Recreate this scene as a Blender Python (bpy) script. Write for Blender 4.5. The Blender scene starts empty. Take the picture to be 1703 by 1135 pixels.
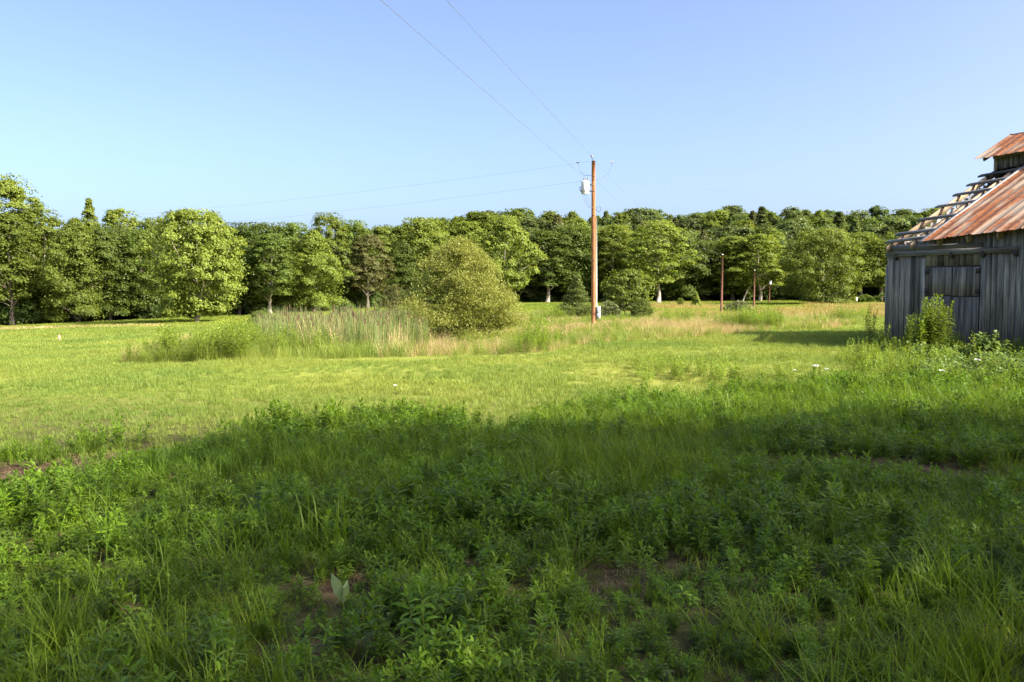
import bpy, math, random
import numpy as np
from mathutils import Vector, Matrix, Euler

# ------------------------------------------------------------------ camera, sky, sun, exposure
SC = bpy.context.scene
COL = SC.collection
EYE = 1.6
PITCH = math.atan(82.5 / 1419.0)
cam_d = bpy.data.cameras.new('camera')
cam_d.sensor_width = 36.0
cam_d.lens = 30.0
cam_d.clip_start = 0.05
cam_d.clip_end = 6000.0
cam = bpy.data.objects.new('camera', cam_d)
COL.objects.link(cam)
cam.location = (0, 0, EYE)
cam.rotation_euler = (math.pi / 2 - PITCH, 0, 0)
SC.camera = cam

SUN_EL, SUN_AZ = math.radians(37), math.radians(117)
world = bpy.data.worlds.new('World')
SC.world = world
world.use_nodes = True
wn = world.node_tree
wn.nodes.clear()
sky = wn.nodes.new('ShaderNodeTexSky')
sky.sky_type = 'NISHITA'
sky.sun_disc = False
sky.sun_elevation = SUN_EL
sky.sun_rotation = SUN_AZ
sky.altitude = 0
sky.air_density = 0.5
sky.dust_density = 3.9
sky.ozone_density = 2.0
bg = wn.nodes.new('ShaderNodeBackground')
bg.inputs['Strength'].default_value = 0.143
wo = wn.nodes.new('ShaderNodeOutputWorld')
wn.links.new(sky.outputs[0], bg.inputs[0])
wn.links.new(bg.outputs[0], wo.inputs[0])

sun_d = bpy.data.lights.new('sun', 'SUN')
sun_d.energy = 4.8
sun_d.angle = math.radians(0.5)
sun_d.color = (1.0, 0.90, 0.74)
sun = bpy.data.objects.new('sun', sun_d)
COL.objects.link(sun)
SUN_DIR = Vector((math.sin(SUN_AZ) * math.cos(SUN_EL), math.cos(SUN_AZ) * math.cos(SUN_EL), math.sin(SUN_EL)))
sun.rotation_euler = SUN_DIR.to_track_quat('Z', 'Y').to_euler()
sun.location = (20, -10, 30)

vs = SC.view_settings
vs.view_transform = 'Standard'
vs.look = 'None'
vs.gamma = 1.0
vs.use_curve_mapping = False
vs.exposure = 1.60
cy = SC.cycles
cy.max_bounces = 7
cy.diffuse_bounces = 4
cy.glossy_bounces = 2
cy.transmission_bounces = 3
cy.transparent_max_bounces = 4
cy.caustics_reflective = False
cy.caustics_refractive = False
cy.sample_clamp_indirect = 1.2
cy.sample_clamp_direct = 12.0
cy.use_denoising = True
cy.denoiser = 'OPENIMAGEDENOISE'
cy.denoising_input_passes = 'RGB_ALBEDO_NORMAL'
cy.denoising_prefilter = 'NONE'
SC.render.film_transparent = False

# ------------------------------------------------------------------ helpers
F = 1419.0
CP, SP = math.cos(PITCH), math.sin(PITCH)

def ray(px, py):
    u, v = (px - 851.5) / F, -(py - 567.5) / F
    return np.array([u, CP + v * SP, v * CP - SP])

def at(px, py, Y):
    d = ray(px, py)
    return np.array([0, 0, EYE]) + d * (Y / d[1])

_lat = np.random.default_rng(77).random((256, 256))
def vnoise(x, y, s, o=0):
    x = np.asarray(x, float) / s + 37.3 * o + 1000
    y = np.asarray(y, float) / s + 91.7 * o + 1000
    xi, yi = np.floor(x).astype(int), np.floor(y).astype(int)
    fx, fy = x - xi, y - yi
    fx, fy = fx * fx * (3 - 2 * fx), fy * fy * (3 - 2 * fy)
    g = lambda a, b: _lat[a % 256, b % 256]
    return (g(xi, yi) * (1 - fx) + g(xi + 1, yi) * fx) * (1 - fy) + (g(xi, yi + 1) * (1 - fx) + g(xi + 1, yi + 1) * fx) * fy

# the lie of the land: height by bearing and distance
_Y = np.array([0, 12, 20, 30, 40, 50, 65, 80, 100, 120, 150, 170, 190, 230, 280, 400, 3000.])
_U = np.array([-.9, -.6, -.37, -.25, -.12, -.05, .094, .245, .42, .6, .9])
_Z = np.array([
    [0, 0, -.3, -.9, -1.3, -1.6, -2.0, -2.4, -2.6, -2.6, -2, -2, -2, -2, -1, 2, 2],
    [0, 0, -.3, -.83, -1.2, -1.5, -1.9, -2.2, -2.4, -2.4, -2, -2, -2, -2, -1, 2, 2],
    [0, 0, -.15, -.55, -.9, -1.1, -1.4, -1.65, -1.75, -1.6, -1.4, -1.2, -1, -1, 0, 2, 2],
    [0, 0, -.1, -.4, -.75, -.9, -1.1, -1.3, -1.35, -1.2, -1, -.8, -.8, 0, 3, 4, 4],
    [0, 0, -.03, -.37, -.73, -.8, -.8, -.9, -.9, -.85, -.7, -.55, -.3, 5, 11, 12, 12],
    [0, 0, 0, -.35, -.72, -.75, -.6, -.6, -.6, -.6, -.5, -.35, 0, 7, 13, 14, 14],
    [0, 0, 0, -.1, -.25, -.35, -.35, -.5, -.65, -.7, -.55, -.3, 0, 8, 15, 16, 16],
    [0, 0, 0, 0, -.15, -.25, -.45, -.75, -.9, -.85, -.5, -.2, .3, 8, 15, 16, 16],
    [0, 0, 0, 0, -.1, -.2, -.45, -.7, -.8, -.7, -.2, .1, .5, 8, 14.5, 16, 16],
    [0, 0, 0, 0, -.1, -.2, -.45, -.7, -.8, -.7, -.2, .1, .5, 8, 14.5, 16, 16],
    [0, 0, 0, 0, -.1, -.2, -.45, -.7, -.8, -.7, -.2, .1, .5, 8, 14.5, 16, 16]])
_ly = np.linspace(0, math.log(3001 / 4.), 240)
_uu = np.linspace(-.9, .9, 120)
_yy = 4. * np.exp(_ly) - 1
_t = np.array([np.interp(_yy, _Y, r) for r in _Z])
_t = np.array([np.interp(_uu, _U, _t[:, j]) for j in range(len(_yy))])   # [y, u]
def _blur(a, n, ax):
    k = np.hanning(2 * n + 3)[1:-1]; k /= k.sum()
    p = [(0, 0), (0, 0)]; p[ax] = (n, n)
    a = np.pad(a, p, mode='edge')
    return np.apply_along_axis(lambda m: np.convolve(m, k, 'valid'), ax, a)
_t = _blur(_blur(_t, 4, 0), 6, 1)

def gz(x, y, fine=True):
    x, y = np.asarray(x, float), np.asarray(y, float)
    yc = np.clip(y, 0, 2990)
    u = np.clip(x / np.maximum(yc, 9), -.899, .899)
    a = np.log((yc + 1) / 4.) / (_ly[1] - _ly[0])
    a = np.clip(a, 0, len(_ly) - 1.001)
    b = np.clip((u + .9) / (1.8 / 119), 0, 118.999)
    ai, bi = np.floor(a).astype(int), np.floor(b).astype(int)
    fa, fb = a - ai, b - bi
    z = (_t[ai, bi] * (1 - fa) + _t[ai + 1, bi] * fa) * (1 - fb) + (_t[ai, bi + 1] * (1 - fa) + _t[ai + 1, bi + 1] * fa) * fb
    w = np.exp(-(np.abs(y) / 40) ** 2)
    z = z + w * ((vnoise(x, y, 3.5) - .5) * .10 + (vnoise(x, y, 1.1, 2) - .5) * .05)
    return z

def gpt(px, py):
    d = ray(px, py)
    t = 1.0
    for _ in range(4000):
        p = np.array([0, 0, EYE]) + d * t
        if p[2] <= gz(p[0], p[1]):
            return p
        t += .004 * max(4, t)
    return p

def base(px, Y):
    x = (px - 851.5) / F * Y
    # account for the pitch: depth along the axis is close to Y for level points
    x = at(px, 485, Y)[0]
    return np.array([x, Y, float(gz(x, Y))])

def inpoly(x, y, poly):
    x, y = np.asarray(x), np.asarray(y)
    c = np.zeros(x.shape, bool)
    n = len(poly)
    for i in range(n):
        x0, y0 = poly[i][0], poly[i][1]
        x1, y1 = poly[(i + 1) % n][0], poly[(i + 1) % n][1]
        m = ((y0 > y) != (y1 > y))
        with np.errstate(divide='ignore', invalid='ignore'):
            xx = (x1 - x0) * (y - y0) / (y1 - y0 + 1e-12) + x0
        c ^= m & (x < xx)
    return c

class Geo:
    def __init__(s):
        s.V, s.P, s.n = [], [], 0
    def add(s, V, polys, mi=0):
        V = np.asarray(V, float).reshape(-1, 3)
        s.V.append(V)
        for p in (polys if isinstance(polys, list) else [polys]):
            p = np.asarray(p, int)
            if p.size:
                s.P.append((p + s.n, mi))
        s.n += len(V)
        return s
    def mesh(s, name, mats, smooth=False):
        V = np.concatenate(s.V)
        me = bpy.data.meshes.new(name)
        me.vertices.add(len(V))
        me.vertices.foreach_set('co', V.astype(np.float32).ravel())
        li = np.concatenate([p.ravel() for p, _ in s.P]).astype(np.int32)
        ks = np.concatenate([np.full(len(p), p.shape[1]) for p, _ in s.P])
        mi = np.concatenate([np.full(len(p), m) for p, m in s.P]).astype(np.int32)
        st = np.concatenate([[0], np.cumsum(ks)[:-1]]).astype(np.int32)
        me.loops.add(len(li))
        me.loops.foreach_set('vertex_index', li)
        me.polygons.add(len(st))
        me.polygons.foreach_set('loop_start', st)
        me.polygons.foreach_set('material_index', mi)
        if smooth:
            me.polygons.foreach_set('use_smooth', np.ones(len(st), bool))
        for m in mats:
            me.materials.append(m)
        me.update(calc_edges=True)
        me.validate()
        return me

BOXF = np.array([[0, 3, 2, 1], [4, 5, 6, 7], [0, 1, 5, 4], [1, 2, 6, 5], [2, 3, 7, 6], [3, 0, 4, 7]])
def boxv(x0, x1, y0, y1, z0, z1):
    return np.array([[x0, y0, z0], [x1, y0, z0], [x1, y1, z0], [x0, y1, z0], [x0, y0, z1], [x1, y0, z1], [x1, y1, z1], [x0, y1, z1]], float)

def bar(a, b, up, w, h):
    """box from a to b, width w across, height h along `up` (top face centred on the line)"""
    a, b, up = np.asarray(a, float), np.asarray(b, float), np.asarray(up, float)
    d = b - a; d /= np.linalg.norm(d)
    s = np.cross(d, up); s /= np.linalg.norm(s)
    u = np.cross(s, d)
    V = []
    for zz in (-h, 0):
        for p, q in ((a, -1), (b, -1), (b, 1), (a, 1)):
            V.append(p + s * q * w / 2 + u * zz)
    return np.array(V)

def tube(path, radii, sides=6, cap=True):
    path = np.asarray(path, float); radii = np.broadcast_to(np.asarray(radii, float), (len(path),))
    T = np.gradient(path, axis=0); T /= np.linalg.norm(T, axis=1)[:, None] + 1e-9
    ref = np.array([0, 0, 1.]) if abs(T[:, 2]).mean() < .8 else np.array([1., 0, 0])
    A = np.cross(T, ref); A /= np.linalg.norm(A, axis=1)[:, None] + 1e-9
    B = np.cross(T, A)
    an = np.linspace(0, 2 * math.pi, sides, endpoint=False)
    V = path[:, None] + (A[:, None] * np.cos(an)[None, :, None] + B[:, None] * np.sin(an)[None, :, None]) * radii[:, None, None]
    V = V.reshape(-1, 3)
    k = len(path); i = np.arange(k - 1)[:, None] * sides; j = np.arange(sides)[None]
    j2 = (j + 1) % sides
    Q = np.stack([i + j, i + j2, i + sides + j2, i + sides + j], -1).reshape(-1, 4)
    P = [Q]
    if cap:
        P += [np.arange(sides)[None, ::1], (np.arange(sides) + (k - 1) * sides)[None, ::-1]]
    return V, P

def obj(name, me, parent=None, loc=None, mat=None):
    o = bpy.data.objects.new(name, me)
    COL.objects.link(o)
    if parent is not None:
        o.parent = parent
    if loc is not None:
        o.location = loc
    if mat is not None:
        o.material_slots[0].link = 'OBJECT'
        o.material_slots[0].material = mat
    return o

def tag(o, label=None, cat=None, group=None, kind=None):
    if label: o['label'] = label
    if cat: o['category'] = cat
    if group: o['group'] = group
    if kind: o['kind'] = kind
    return o

def empty(name, loc, rz=0):
    o = bpy.data.objects.new(name, None)
    COL.objects.link(o)
    o.location = loc
    o.rotation_euler = (0, 0, rz)
    return o

# ------------------------------------------------------------------ materials
def new_mat(name):
    m = bpy.data.materials.new(name)
    m.use_nodes = True
    nt = m.node_tree
    nt.nodes.clear()
    out = nt.nodes.new('ShaderNodeOutputMaterial')
    return m, nt, out

def N(nt, t, **kw):
    n = nt.nodes.new('ShaderNode' + t)
    for k, v in kw.items():
        if k.startswith('i_'):
            n.inputs[k[2:].replace('_', ' ')].default_value = v
        else:
            setattr(n, k, v)
    return n

def mixc(nt, fac, a, b, mode='MIX'):
    n = nt.nodes.new('ShaderNodeMix')
    n.data_type = 'RGBA'
    n.blend_type = mode
    for sock, v in ((0, fac), (6, a), (7, b)):
        if hasattr(v, 'is_linked') or hasattr(v, 'links'):
            nt.links.new(v, n.inputs[sock])
        elif sock == 0:
            n.inputs[0].default_value = v
        else:
            n.inputs[sock].default_value = (*v, 1)
    return n.outputs[2]

def ramp(nt, fac, stops):
    n = nt.nodes.new('ShaderNodeValToRGB')
    nt.links.new(fac, n.inputs[0])
    e = n.color_ramp.elements
    while len(e) < len(stops):
        e.new(.5)
    for k, (p, c) in enumerate(stops):
        e[k].position = p
        e[k].color = (*c, 1) if len(c) == 3 else c
    return n.outputs[0]

def leaf_mat(name, c1, c2, trans=.35, rough=.5, patch=None, patch_scale=.2, var=.3, spec=.22):
    """leaf tissue: colour varies leaf by leaf, plant by plant and in broad patches; thin enough to let light through"""
    m, nt, out = new_mat(name)
    geo = N(nt, 'NewGeometry')
    oi = N(nt, 'ObjectInfo')
    col = mixc(nt, geo.outputs['Random Per Island'], c1, c2)
    if patch is not None:
        no = N(nt, 'TexNoise', i_Scale=patch_scale, i_Detail=3.0)
        nt.links.new(geo.outputs['Position'], no.inputs['Vector'])
        f = ramp(nt, no.outputs['Fac'], [(.42, (0, 0, 0)), (.62, (1, 1, 1))])
        col = mixc(nt, f, col, patch)
    mr = N(nt, 'MapRange')
    mr.inputs[3].default_value = 1 - var
    mr.inputs[4].default_value = 1 + var
    nt.links.new(oi.outputs['Random'], mr.inputs[0])
    hs = N(nt, 'HueSaturation')
    nt.links.new(col, hs.inputs['Color'])
    nt.links.new(mr.outputs[0], hs.inputs['Value'])
    p = N(nt, 'BsdfPrincipled', i_Roughness=rough)
    p.inputs['Specular IOR Level'].default_value = spec
    nt.links.new(hs.outputs[0], p.inputs['Base Color'])
    tr = N(nt, 'BsdfTranslucent')
    tc = mixc(nt, 1.0, hs.outputs[0], (1.25, 1.2, .55), 'MULTIPLY')
    nt.links.new(tc, tr.inputs[0])
    ms = N(nt, 'MixShader', )
    ms.inputs[0].default_value = trans
    nt.links.new(p.outputs[0], ms.inputs[1])
    nt.links.new(tr.outputs[0], ms.inputs[2])
    nt.links.new(ms.outputs[0], out.inputs[0])
    return m

def bark_mat(name, c1, c2, scale=6.0):
    m, nt, out = new_mat(name)
    tc = N(nt, 'TexCoord')
    mp = N(nt, 'Mapping'); mp.inputs['Scale'].default_value = (1, 1, .25)
    nt.links.new(tc.outputs['Object'], mp.inputs[0])
    no = N(nt, 'TexNoise', i_Scale=scale, i_Detail=6.0)
    nt.links.new(mp.outputs[0], no.inputs['Vector'])
    col = ramp(nt, no.outputs['Fac'], [(.35, c1), (.65, c2)])
    p = N(nt, 'BsdfPrincipled', i_Roughness=.85)
    nt.links.new(col, p.inputs['Base Color'])
    bu = N(nt, 'Bump', i_Strength=.6, i_Distance=.05)
    nt.links.new(no.outputs['Fac'], bu.inputs['Height'])
    nt.links.new(bu.outputs[0], p.inputs['Normal'])
    nt.links.new(p.outputs[0], out.inputs[0])
    return m

def plain_mat(name, c, rough=.6, metal=0.0, noise=0.0, nscale=8.0):
    m, nt, out = new_mat(name)
    p = N(nt, 'BsdfPrincipled', i_Roughness=rough, i_Metallic=metal)
    p.inputs['Base Color'].default_value = (*c, 1)
    if noise:
        tc = N(nt, 'TexCoord')
        no = N(nt, 'TexNoise', i_Scale=nscale, i_Detail=5.0)
        nt.links.new(tc.outputs['Object'], no.inputs['Vector'])
        col = ramp(nt, no.outputs['Fac'], [(.3, tuple(v * (1 - noise) for v in c)), (.7, tuple(min(1, v * (1 + noise)) for v in c))])
        nt.links.new(col, p.inputs['Base Color'])
    nt.links.new(p.outputs[0], out.inputs[0])
    return m

def wood_mat(name, dark, mid, pale, axis=2, var=.45, stain=(.02, .02, .022)):
    """weathered timber: grain along one axis, drip stains, each board its own tone"""
    m, nt, out = new_mat(name)
    tc = N(nt, 'TexCoord'); oi = N(nt, 'ObjectInfo')
    off = N(nt, 'VectorMath', operation='SCALE'); off.inputs[3].default_value = 37.0
    cmb = N(nt, 'CombineXYZ')
    for k in range(3):
        nt.links.new(oi.outputs['Random'], cmb.inputs[k])
    nt.links.new(cmb.outputs[0], off.inputs[0])
    add = N(nt, 'VectorMath', operation='ADD')
    nt.links.new(tc.outputs['Object'], add.inputs[0]); nt.links.new(off.outputs[0], add.inputs[1])
    mp = N(nt, 'Mapping')
    s = [28.0, 28.0, 28.0]; s[axis] = 1.1
    mp.inputs['Scale'].default_value = s
    nt.links.new(add.outputs[0], mp.inputs[0])
    g = N(nt, 'TexNoise', i_Scale=1.0, i_Detail=7.0, i_Roughness=.65)
    nt.links.new(mp.outputs[0], g.inputs['Vector'])
    col = ramp(nt, g.outputs['Fac'], [(.3, dark), (.5, mid), (.72, pale)])
    mp2 = N(nt, 'Mapping')
    s2 = [5.0, 5.0, 5.0]; s2[axis] = .8
    mp2.inputs['Scale'].default_value = s2
    nt.links.new(add.outputs[0], mp2.inputs[0])
    b = N(nt, 'TexNoise', i_Scale=1.0, i_Detail=4.0)
    nt.links.new(mp2.outputs[0], b.inputs['Vector'])
    f = ramp(nt, b.outputs['Fac'], [(.5, (0, 0, 0)), (.72, (.75, .75, .75))])
    col = mixc(nt, f, col, stain)
    mr = N(nt, 'MapRange'); mr.inputs[3].default_value = 1 - var; mr.inputs[4].default_value = 1 + var
    nt.links.new(oi.outputs['Random'], mr.inputs[0])
    hs = N(nt, 'HueSaturation')
    nt.links.new(col, hs.inputs['Color']); nt.links.new(mr.outputs[0], hs.inputs['Value'])
    p = N(nt, 'BsdfPrincipled', i_Roughness=.85)
    p.inputs['Specular IOR Level'].default_value = .2
    nt.links.new(hs.outputs[0], p.inputs['Base Color'])
    bu = N(nt, 'Bump', i_Strength=.5, i_Distance=.01)
    nt.links.new(g.outputs['Fac'], bu.inputs['Height'])
    nt.links.new(bu.outputs[0], p.inputs['Normal'])
    nt.links.new(p.outputs[0], out.inputs[0])
    return m

def rust_mat(name):
    m, nt, out = new_mat(name)
    tc = N(nt, 'TexCoord'); oi = N(nt, 'ObjectInfo')
    cmb = N(nt, 'CombineXYZ'); nt.links.new(oi.outputs['Random'], cmb.inputs[0]); nt.links.new(oi.outputs['Random'], cmb.inputs[2])
    sc = N(nt, 'VectorMath', operation='SCALE'); sc.inputs[3].default_value = 11.0
    nt.links.new(cmb.outputs[0], sc.inputs[0])
    add = N(nt, 'VectorMath', operation='ADD'); nt.links.new(tc.outputs['Object'], add.inputs[0]); nt.links.new(sc.outputs[0], add.inputs[1])
    mp = N(nt, 'Mapping'); mp.inputs['Scale'].default_value = (2.2, .42, .42)
    nt.links.new(add.outputs[0], mp.inputs[0])
    a = N(nt, 'TexNoise', i_Scale=1.0, i_Detail=8.0, i_Roughness=.62)
    nt.links.new(mp.outputs[0], a.inputs['Vector'])
    b = N(nt, 'TexNoise', i_Scale=9.0, i_Detail=6.0)
    nt.links.new(add.outputs[0], b.inputs['Vector'])
    rust = ramp(nt, b.outputs['Fac'], [(.3, (.095, .030, .010)), (.5, (.175, .060, .018)), (.7, (.24, .10, .036))])
    f = ramp(nt, a.outputs['Fac'], [(.49, (0, 0, 0)), (.60, (.9, .9, .9))])
    col = mixc(nt, f, rust, (.25, .205, .155))
    p = N(nt, 'BsdfPrincipled', i_Roughness=.6)
    p.inputs['Specular IOR Level'].default_value = .3
    nt.links.new(col, p.inputs['Base Color'])
    bu = N(nt, 'Bump', i_Strength=.25, i_Distance=.01); nt.links.new(b.outputs['Fac'], bu.inputs['Height']); nt.links.new(bu.outputs[0], p.inputs['Normal'])
    nt.links.new(p.outputs[0], out.inputs[0])
    return m

M = {}
M['leaf_dark'] = leaf_mat('leaf_dark', (.076, .114, .018), (.112, .160, .027), .40, var=.25)
M['leaf_deep'] = leaf_mat('leaf_deep', (.060, .096, .018), (.092, .136, .026), .40, var=.25)
M['leaf_mid'] = leaf_mat('leaf_mid', (.112, .152, .022), (.158, .202, .031), .44, var=.2)
M['leaf_pale'] = leaf_mat('leaf_pale', (.140, .190, .028), (.195, .238, .042), .46, var=.15)
M['leaf_bright'] = leaf_mat('leaf_bright', (.150, .205, .028), (.208, .256, .044), .4, var=.1)
M['leaf_olive'] = leaf_mat('leaf_olive', (.075, .085, .025), (.13, .13, .04), .3, var=.2)
M['leaf_hill'] = leaf_mat('leaf_hill', (.060, .092, .024), (.115, .150, .038), .36, var=.4)
M['leaf_willow'] = leaf_mat('leaf_willow', (.19, .22, .042), (.30, .315, .085), .4, var=.05)
M['leaf_cedar'] = leaf_mat('leaf_cedar', (.085, .12, .028), (.14, .17, .045), .3, var=.05)
M['leaf_grey'] = leaf_mat('leaf_grey', (.10, .125, .05), (.17, .19, .085), .3, var=.1)
M['leaf_shrub'] = leaf_mat('leaf_shrub', (.085, .12, .025), (.15, .19, .04), .35, var=.15)
M['bark'] = bark_mat('bark', (.06, .048, .038), (.16, .13, .10))
M['bark_pale'] = bark_mat('bark_pale', (.14, .115, .09), (.36, .32, .26), 3.0)
M['bark_dark'] = bark_mat('bark_dark', (.035, .028, .022), (.09, .07, .055))
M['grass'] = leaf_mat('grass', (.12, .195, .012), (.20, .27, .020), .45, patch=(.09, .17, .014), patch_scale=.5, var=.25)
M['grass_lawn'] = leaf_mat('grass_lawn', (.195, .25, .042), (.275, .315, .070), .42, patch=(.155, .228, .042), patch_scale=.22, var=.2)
M['grass_field'] = leaf_mat('grass_field', (.17, .225, .028), (.25, .285, .05), .42, patch=(.15, .215, .028), patch_scale=.06, var=.15)
M['grass_seed'] = leaf_mat('grass_seed', (.25, .22, .065), (.34, .26, .09), .3, var=.25)
M['straw'] = leaf_mat('straw', (.30, .22, .10), (.48, .38, .20), .25, var=.25)
M['straw_brown'] = leaf_mat('straw_brown', (.10, .062, .035), (.30, .21, .12), .15, var=.3)
M['forb'] = leaf_mat('forb', (.075, .160, .011), (.14, .235, .018), .40, patch=(.115, .195, .013), patch_scale=.6, var=.25)
M['forb_tall'] = leaf_mat('forb_tall', (.135, .215, .020), (.215, .285, .036), .40, var=.25)
M['broad'] = leaf_mat('broad', (.09, .15, .03), (.14, .20, .05), .35, var=.2)
M['cattail'] = leaf_mat('cattail', (.115, .17, .05), (.21, .25, .085), .3, var=.2)
M['cattail_head'] = plain_mat('cattail_head', (.075, .042, .022), .9, noise=.3)
M['stem'] = leaf_mat('stem', (.12, .15, .03), (.19, .19, .05), .1, var=.2)
M['flower'] = plain_mat('flower', (.75, .75, .70), .8)
M['wood'] = wood_mat('weathered_wood', (.088, .079, .072), (.20, .183, .168), (.37, .34, .31))
M['wood_h'] = wood_mat('weathered_wood_level', (.09, .088, .09), (.19, .185, .18), (.31, .30, .29), axis=0)
M['rafter'] = wood_mat('rafter_wood', (.16, .11, .07), (.29, .215, .14), (.42, .34, .25), axis=1, stain=(.12, .08, .05), var=.15)
M['dark_wood_and_shade'] = plain_mat('dark_wood_and_shade', (.03, .028, .027), .9, noise=.4, nscale=5)  # near-black timber, also the painted shade behind the doors
M['rust'] = rust_mat('rusted_roof')
M['galv'] = plain_mat('galvanised', (.27, .285, .30), .5, .3, noise=.2, nscale=6)
M['iron'] = plain_mat('iron', (.03, .026, .025), .7)
M['pole'] = wood_mat('pole_wood', (.13, .048, .02), (.33, .135, .06), (.46, .25, .13), stain=(.15, .07, .035), var=.08)
M['pole_far'] = wood_mat('far_pole_wood', (.075, .034, .022), (.135, .062, .04), (.20, .105, .07), stain=(.10, .05, .03), var=.1)
M['pipe'] = plain_mat('conduit_grey', (.50, .50, .50), .5, noise=.12)
M['can'] = plain_mat('transformer_grey', (.60, .60, .57), .45, noise=.22, nscale=3)
M['meter'] = plain_mat('meter_grey', (.40, .42, .42), .5)
M['wire'] = plain_mat('wire', (.12, .12, .125), .6)
M['porcelain'] = plain_mat('porcelain', (.20, .17, .16), .3)
M['stake'] = plain_mat('stake_wood', (.42, .22, .14), .8, noise=.2)
M['white_post'] = plain_mat('white_post', (.62, .60, .57), .7, noise=.1)

# ------------------------------------------------------------------ ground
SOIL = []
def soil(px, py, rx, ry, rz=0):
    p = gpt(px, py)
    SOIL.append((p[0], p[1], rx, ry, math.radians(rz)))
soil(-20, 800, .9, .65, 55); soil(40, 784, .85, .60, 55); soil(120, 770, .8, .52, 55); soil(205, 754, .7, .42, 55); soil(285, 740, .65, .34, 50)
soil(110, 930, .38, .2); soil(60, 905, .25, .12)
soil(545, 985, .22, .16); soil(600, 965, .15, .12); soil(450, 1090, .18, .10)
soil(1110, 940, .26, .15, 10); soil(1010, 965, .22, .12); soil(1250, 960, .25, .1)
soil(1340, 768, .5, .22, -3); soil(1470, 772, .7, .26, -3); soil(1590, 785, .7, .22, -5); soil(1690, 775, .5, .2)
soil(8, 652, .7, .22, 10); soil(1640, 960, .3, .12); soil(240, 1010, .3, .12)
def soil_mask(x, y):
    x, y = np.asarray(x, float), np.asarray(y, float)
    m = np.zeros(x.shape)
    wob = (vnoise(x, y, .35, 5) - .5) * .9
    for cx, cy_, rx, ry, a in SOIL:
        dx, dy = x - cx, y - cy_
        u, v = dx * math.cos(a) + dy * math.sin(a), -dx * math.sin(a) + dy * math.cos(a)
        d = np.sqrt((u / rx) ** 2 + (v / ry) ** 2) + wob
        m = np.maximum(m, np.clip(1.2 - d, 0, 1))
    return m

def ground_mat():
    m, nt, out = new_mat('meadow_ground')
    geo = N(nt, 'NewGeometry')
    a = N(nt, 'TexNoise', i_Scale=.35, i_Detail=6.0); nt.links.new(geo.outputs['Position'], a.inputs['Vector'])
    b = N(nt, 'TexNoise', i_Scale=6.0, i_Detail=8.0, i_Roughness=.7); nt.links.new(geo.outputs['Position'], b.inputs['Vector'])
    c = N(nt, 'TexNoise', i_Scale=.05, i_Detail=4.0); nt.links.new(geo.outputs['Position'], c.inputs['Vector'])
    turf = ramp(nt, b.outputs['Fac'], [(.3, (.025, .022, .012)), (.5, (.055, .06, .018)), (.72, (.11, .10, .04))])  # soil and litter, darkened so gaps between plants read as shaded
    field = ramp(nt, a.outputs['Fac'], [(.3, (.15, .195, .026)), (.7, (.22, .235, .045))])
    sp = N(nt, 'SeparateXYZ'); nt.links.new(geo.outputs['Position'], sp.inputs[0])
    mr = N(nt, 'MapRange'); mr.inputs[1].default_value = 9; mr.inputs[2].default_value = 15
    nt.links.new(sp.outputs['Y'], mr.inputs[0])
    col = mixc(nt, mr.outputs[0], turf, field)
    f = ramp(nt, c.outputs['Fac'], [(.45, (0, 0, 0)), (.65, (.55, .55, .55))])
    col = mixc(nt, f, col, (.20, .20, .05))
    dirt = ramp(nt, b.outputs['Fac'], [(.3, (.020, .012, .008)), (.5, (.058, .036, .024)), (.72, (.15, .105, .07))])
    at_ = N(nt, 'Attribute', attribute_name='soil')
    col = mixc(nt, at_.outputs['Fac'], col, dirt)
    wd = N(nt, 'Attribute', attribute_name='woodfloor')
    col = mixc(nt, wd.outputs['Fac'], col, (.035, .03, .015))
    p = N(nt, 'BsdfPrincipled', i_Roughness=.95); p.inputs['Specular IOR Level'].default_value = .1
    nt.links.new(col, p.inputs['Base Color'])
    bu = N(nt, 'Bump', i_Strength=.8, i_Distance=.04); nt.links.new(b.outputs['Fac'], bu.inputs['Height']); nt.links.new(bu.outputs[0], p.inputs['Normal'])
    nt.links.new(p.outputs[0], out.inputs[0])
    return m

# front edge of the wood as a curve on the ground: bearing -> distance
_EB = np.array([-60, 60, 200, 330, 420, 520, 620, 720, 860, 1000, 1200, 1400, 1520, 1800])
_ED = np.array([97, 97, 101, 107, 109, 115, 128, 142, 156, 160, 164, 158, 155, 150])
def edge_dist(x, y):
    px = 851.5 + F * x / np.maximum(y, 1)
    return np.interp(px, _EB, _ED)

ns = 320
k = np.linspace(-1, 1, ns)
gx = np.sinh(k * 6.3) / math.sinh(6.3) * 2600
k2 = np.linspace(-.70, 1, ns)
gy = np.sinh(k2 * 6.3) / math.sinh(6.3) * 2600 + 5
X, Yg = np.meshgrid(gx, gy)
sm = soil_mask(X, Yg)
Zg = gz(X, Yg) - sm * .03
Vg = np.stack([X, Yg, Zg], -1).reshape(-1, 3)
ii, jj = np.meshgrid(np.arange(ns - 1), np.arange(ns - 1), indexing='ij')
q = (ii * ns + jj).ravel()
g = Geo(); g.add(Vg, np.stack([q, q + 1, q + ns + 1, q + ns], -1))
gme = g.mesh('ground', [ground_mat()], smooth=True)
a1 = gme.attributes.new('soil', 'FLOAT', 'POINT'); a1.data.foreach_set('value', np.clip(sm * 2.5, 0, 1).ravel().astype(np.float32))
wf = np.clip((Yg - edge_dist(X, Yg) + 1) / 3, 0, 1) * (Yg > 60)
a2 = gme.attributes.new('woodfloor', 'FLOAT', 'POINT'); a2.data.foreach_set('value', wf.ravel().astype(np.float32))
tag(obj('ground', gme), kind='structure')

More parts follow.
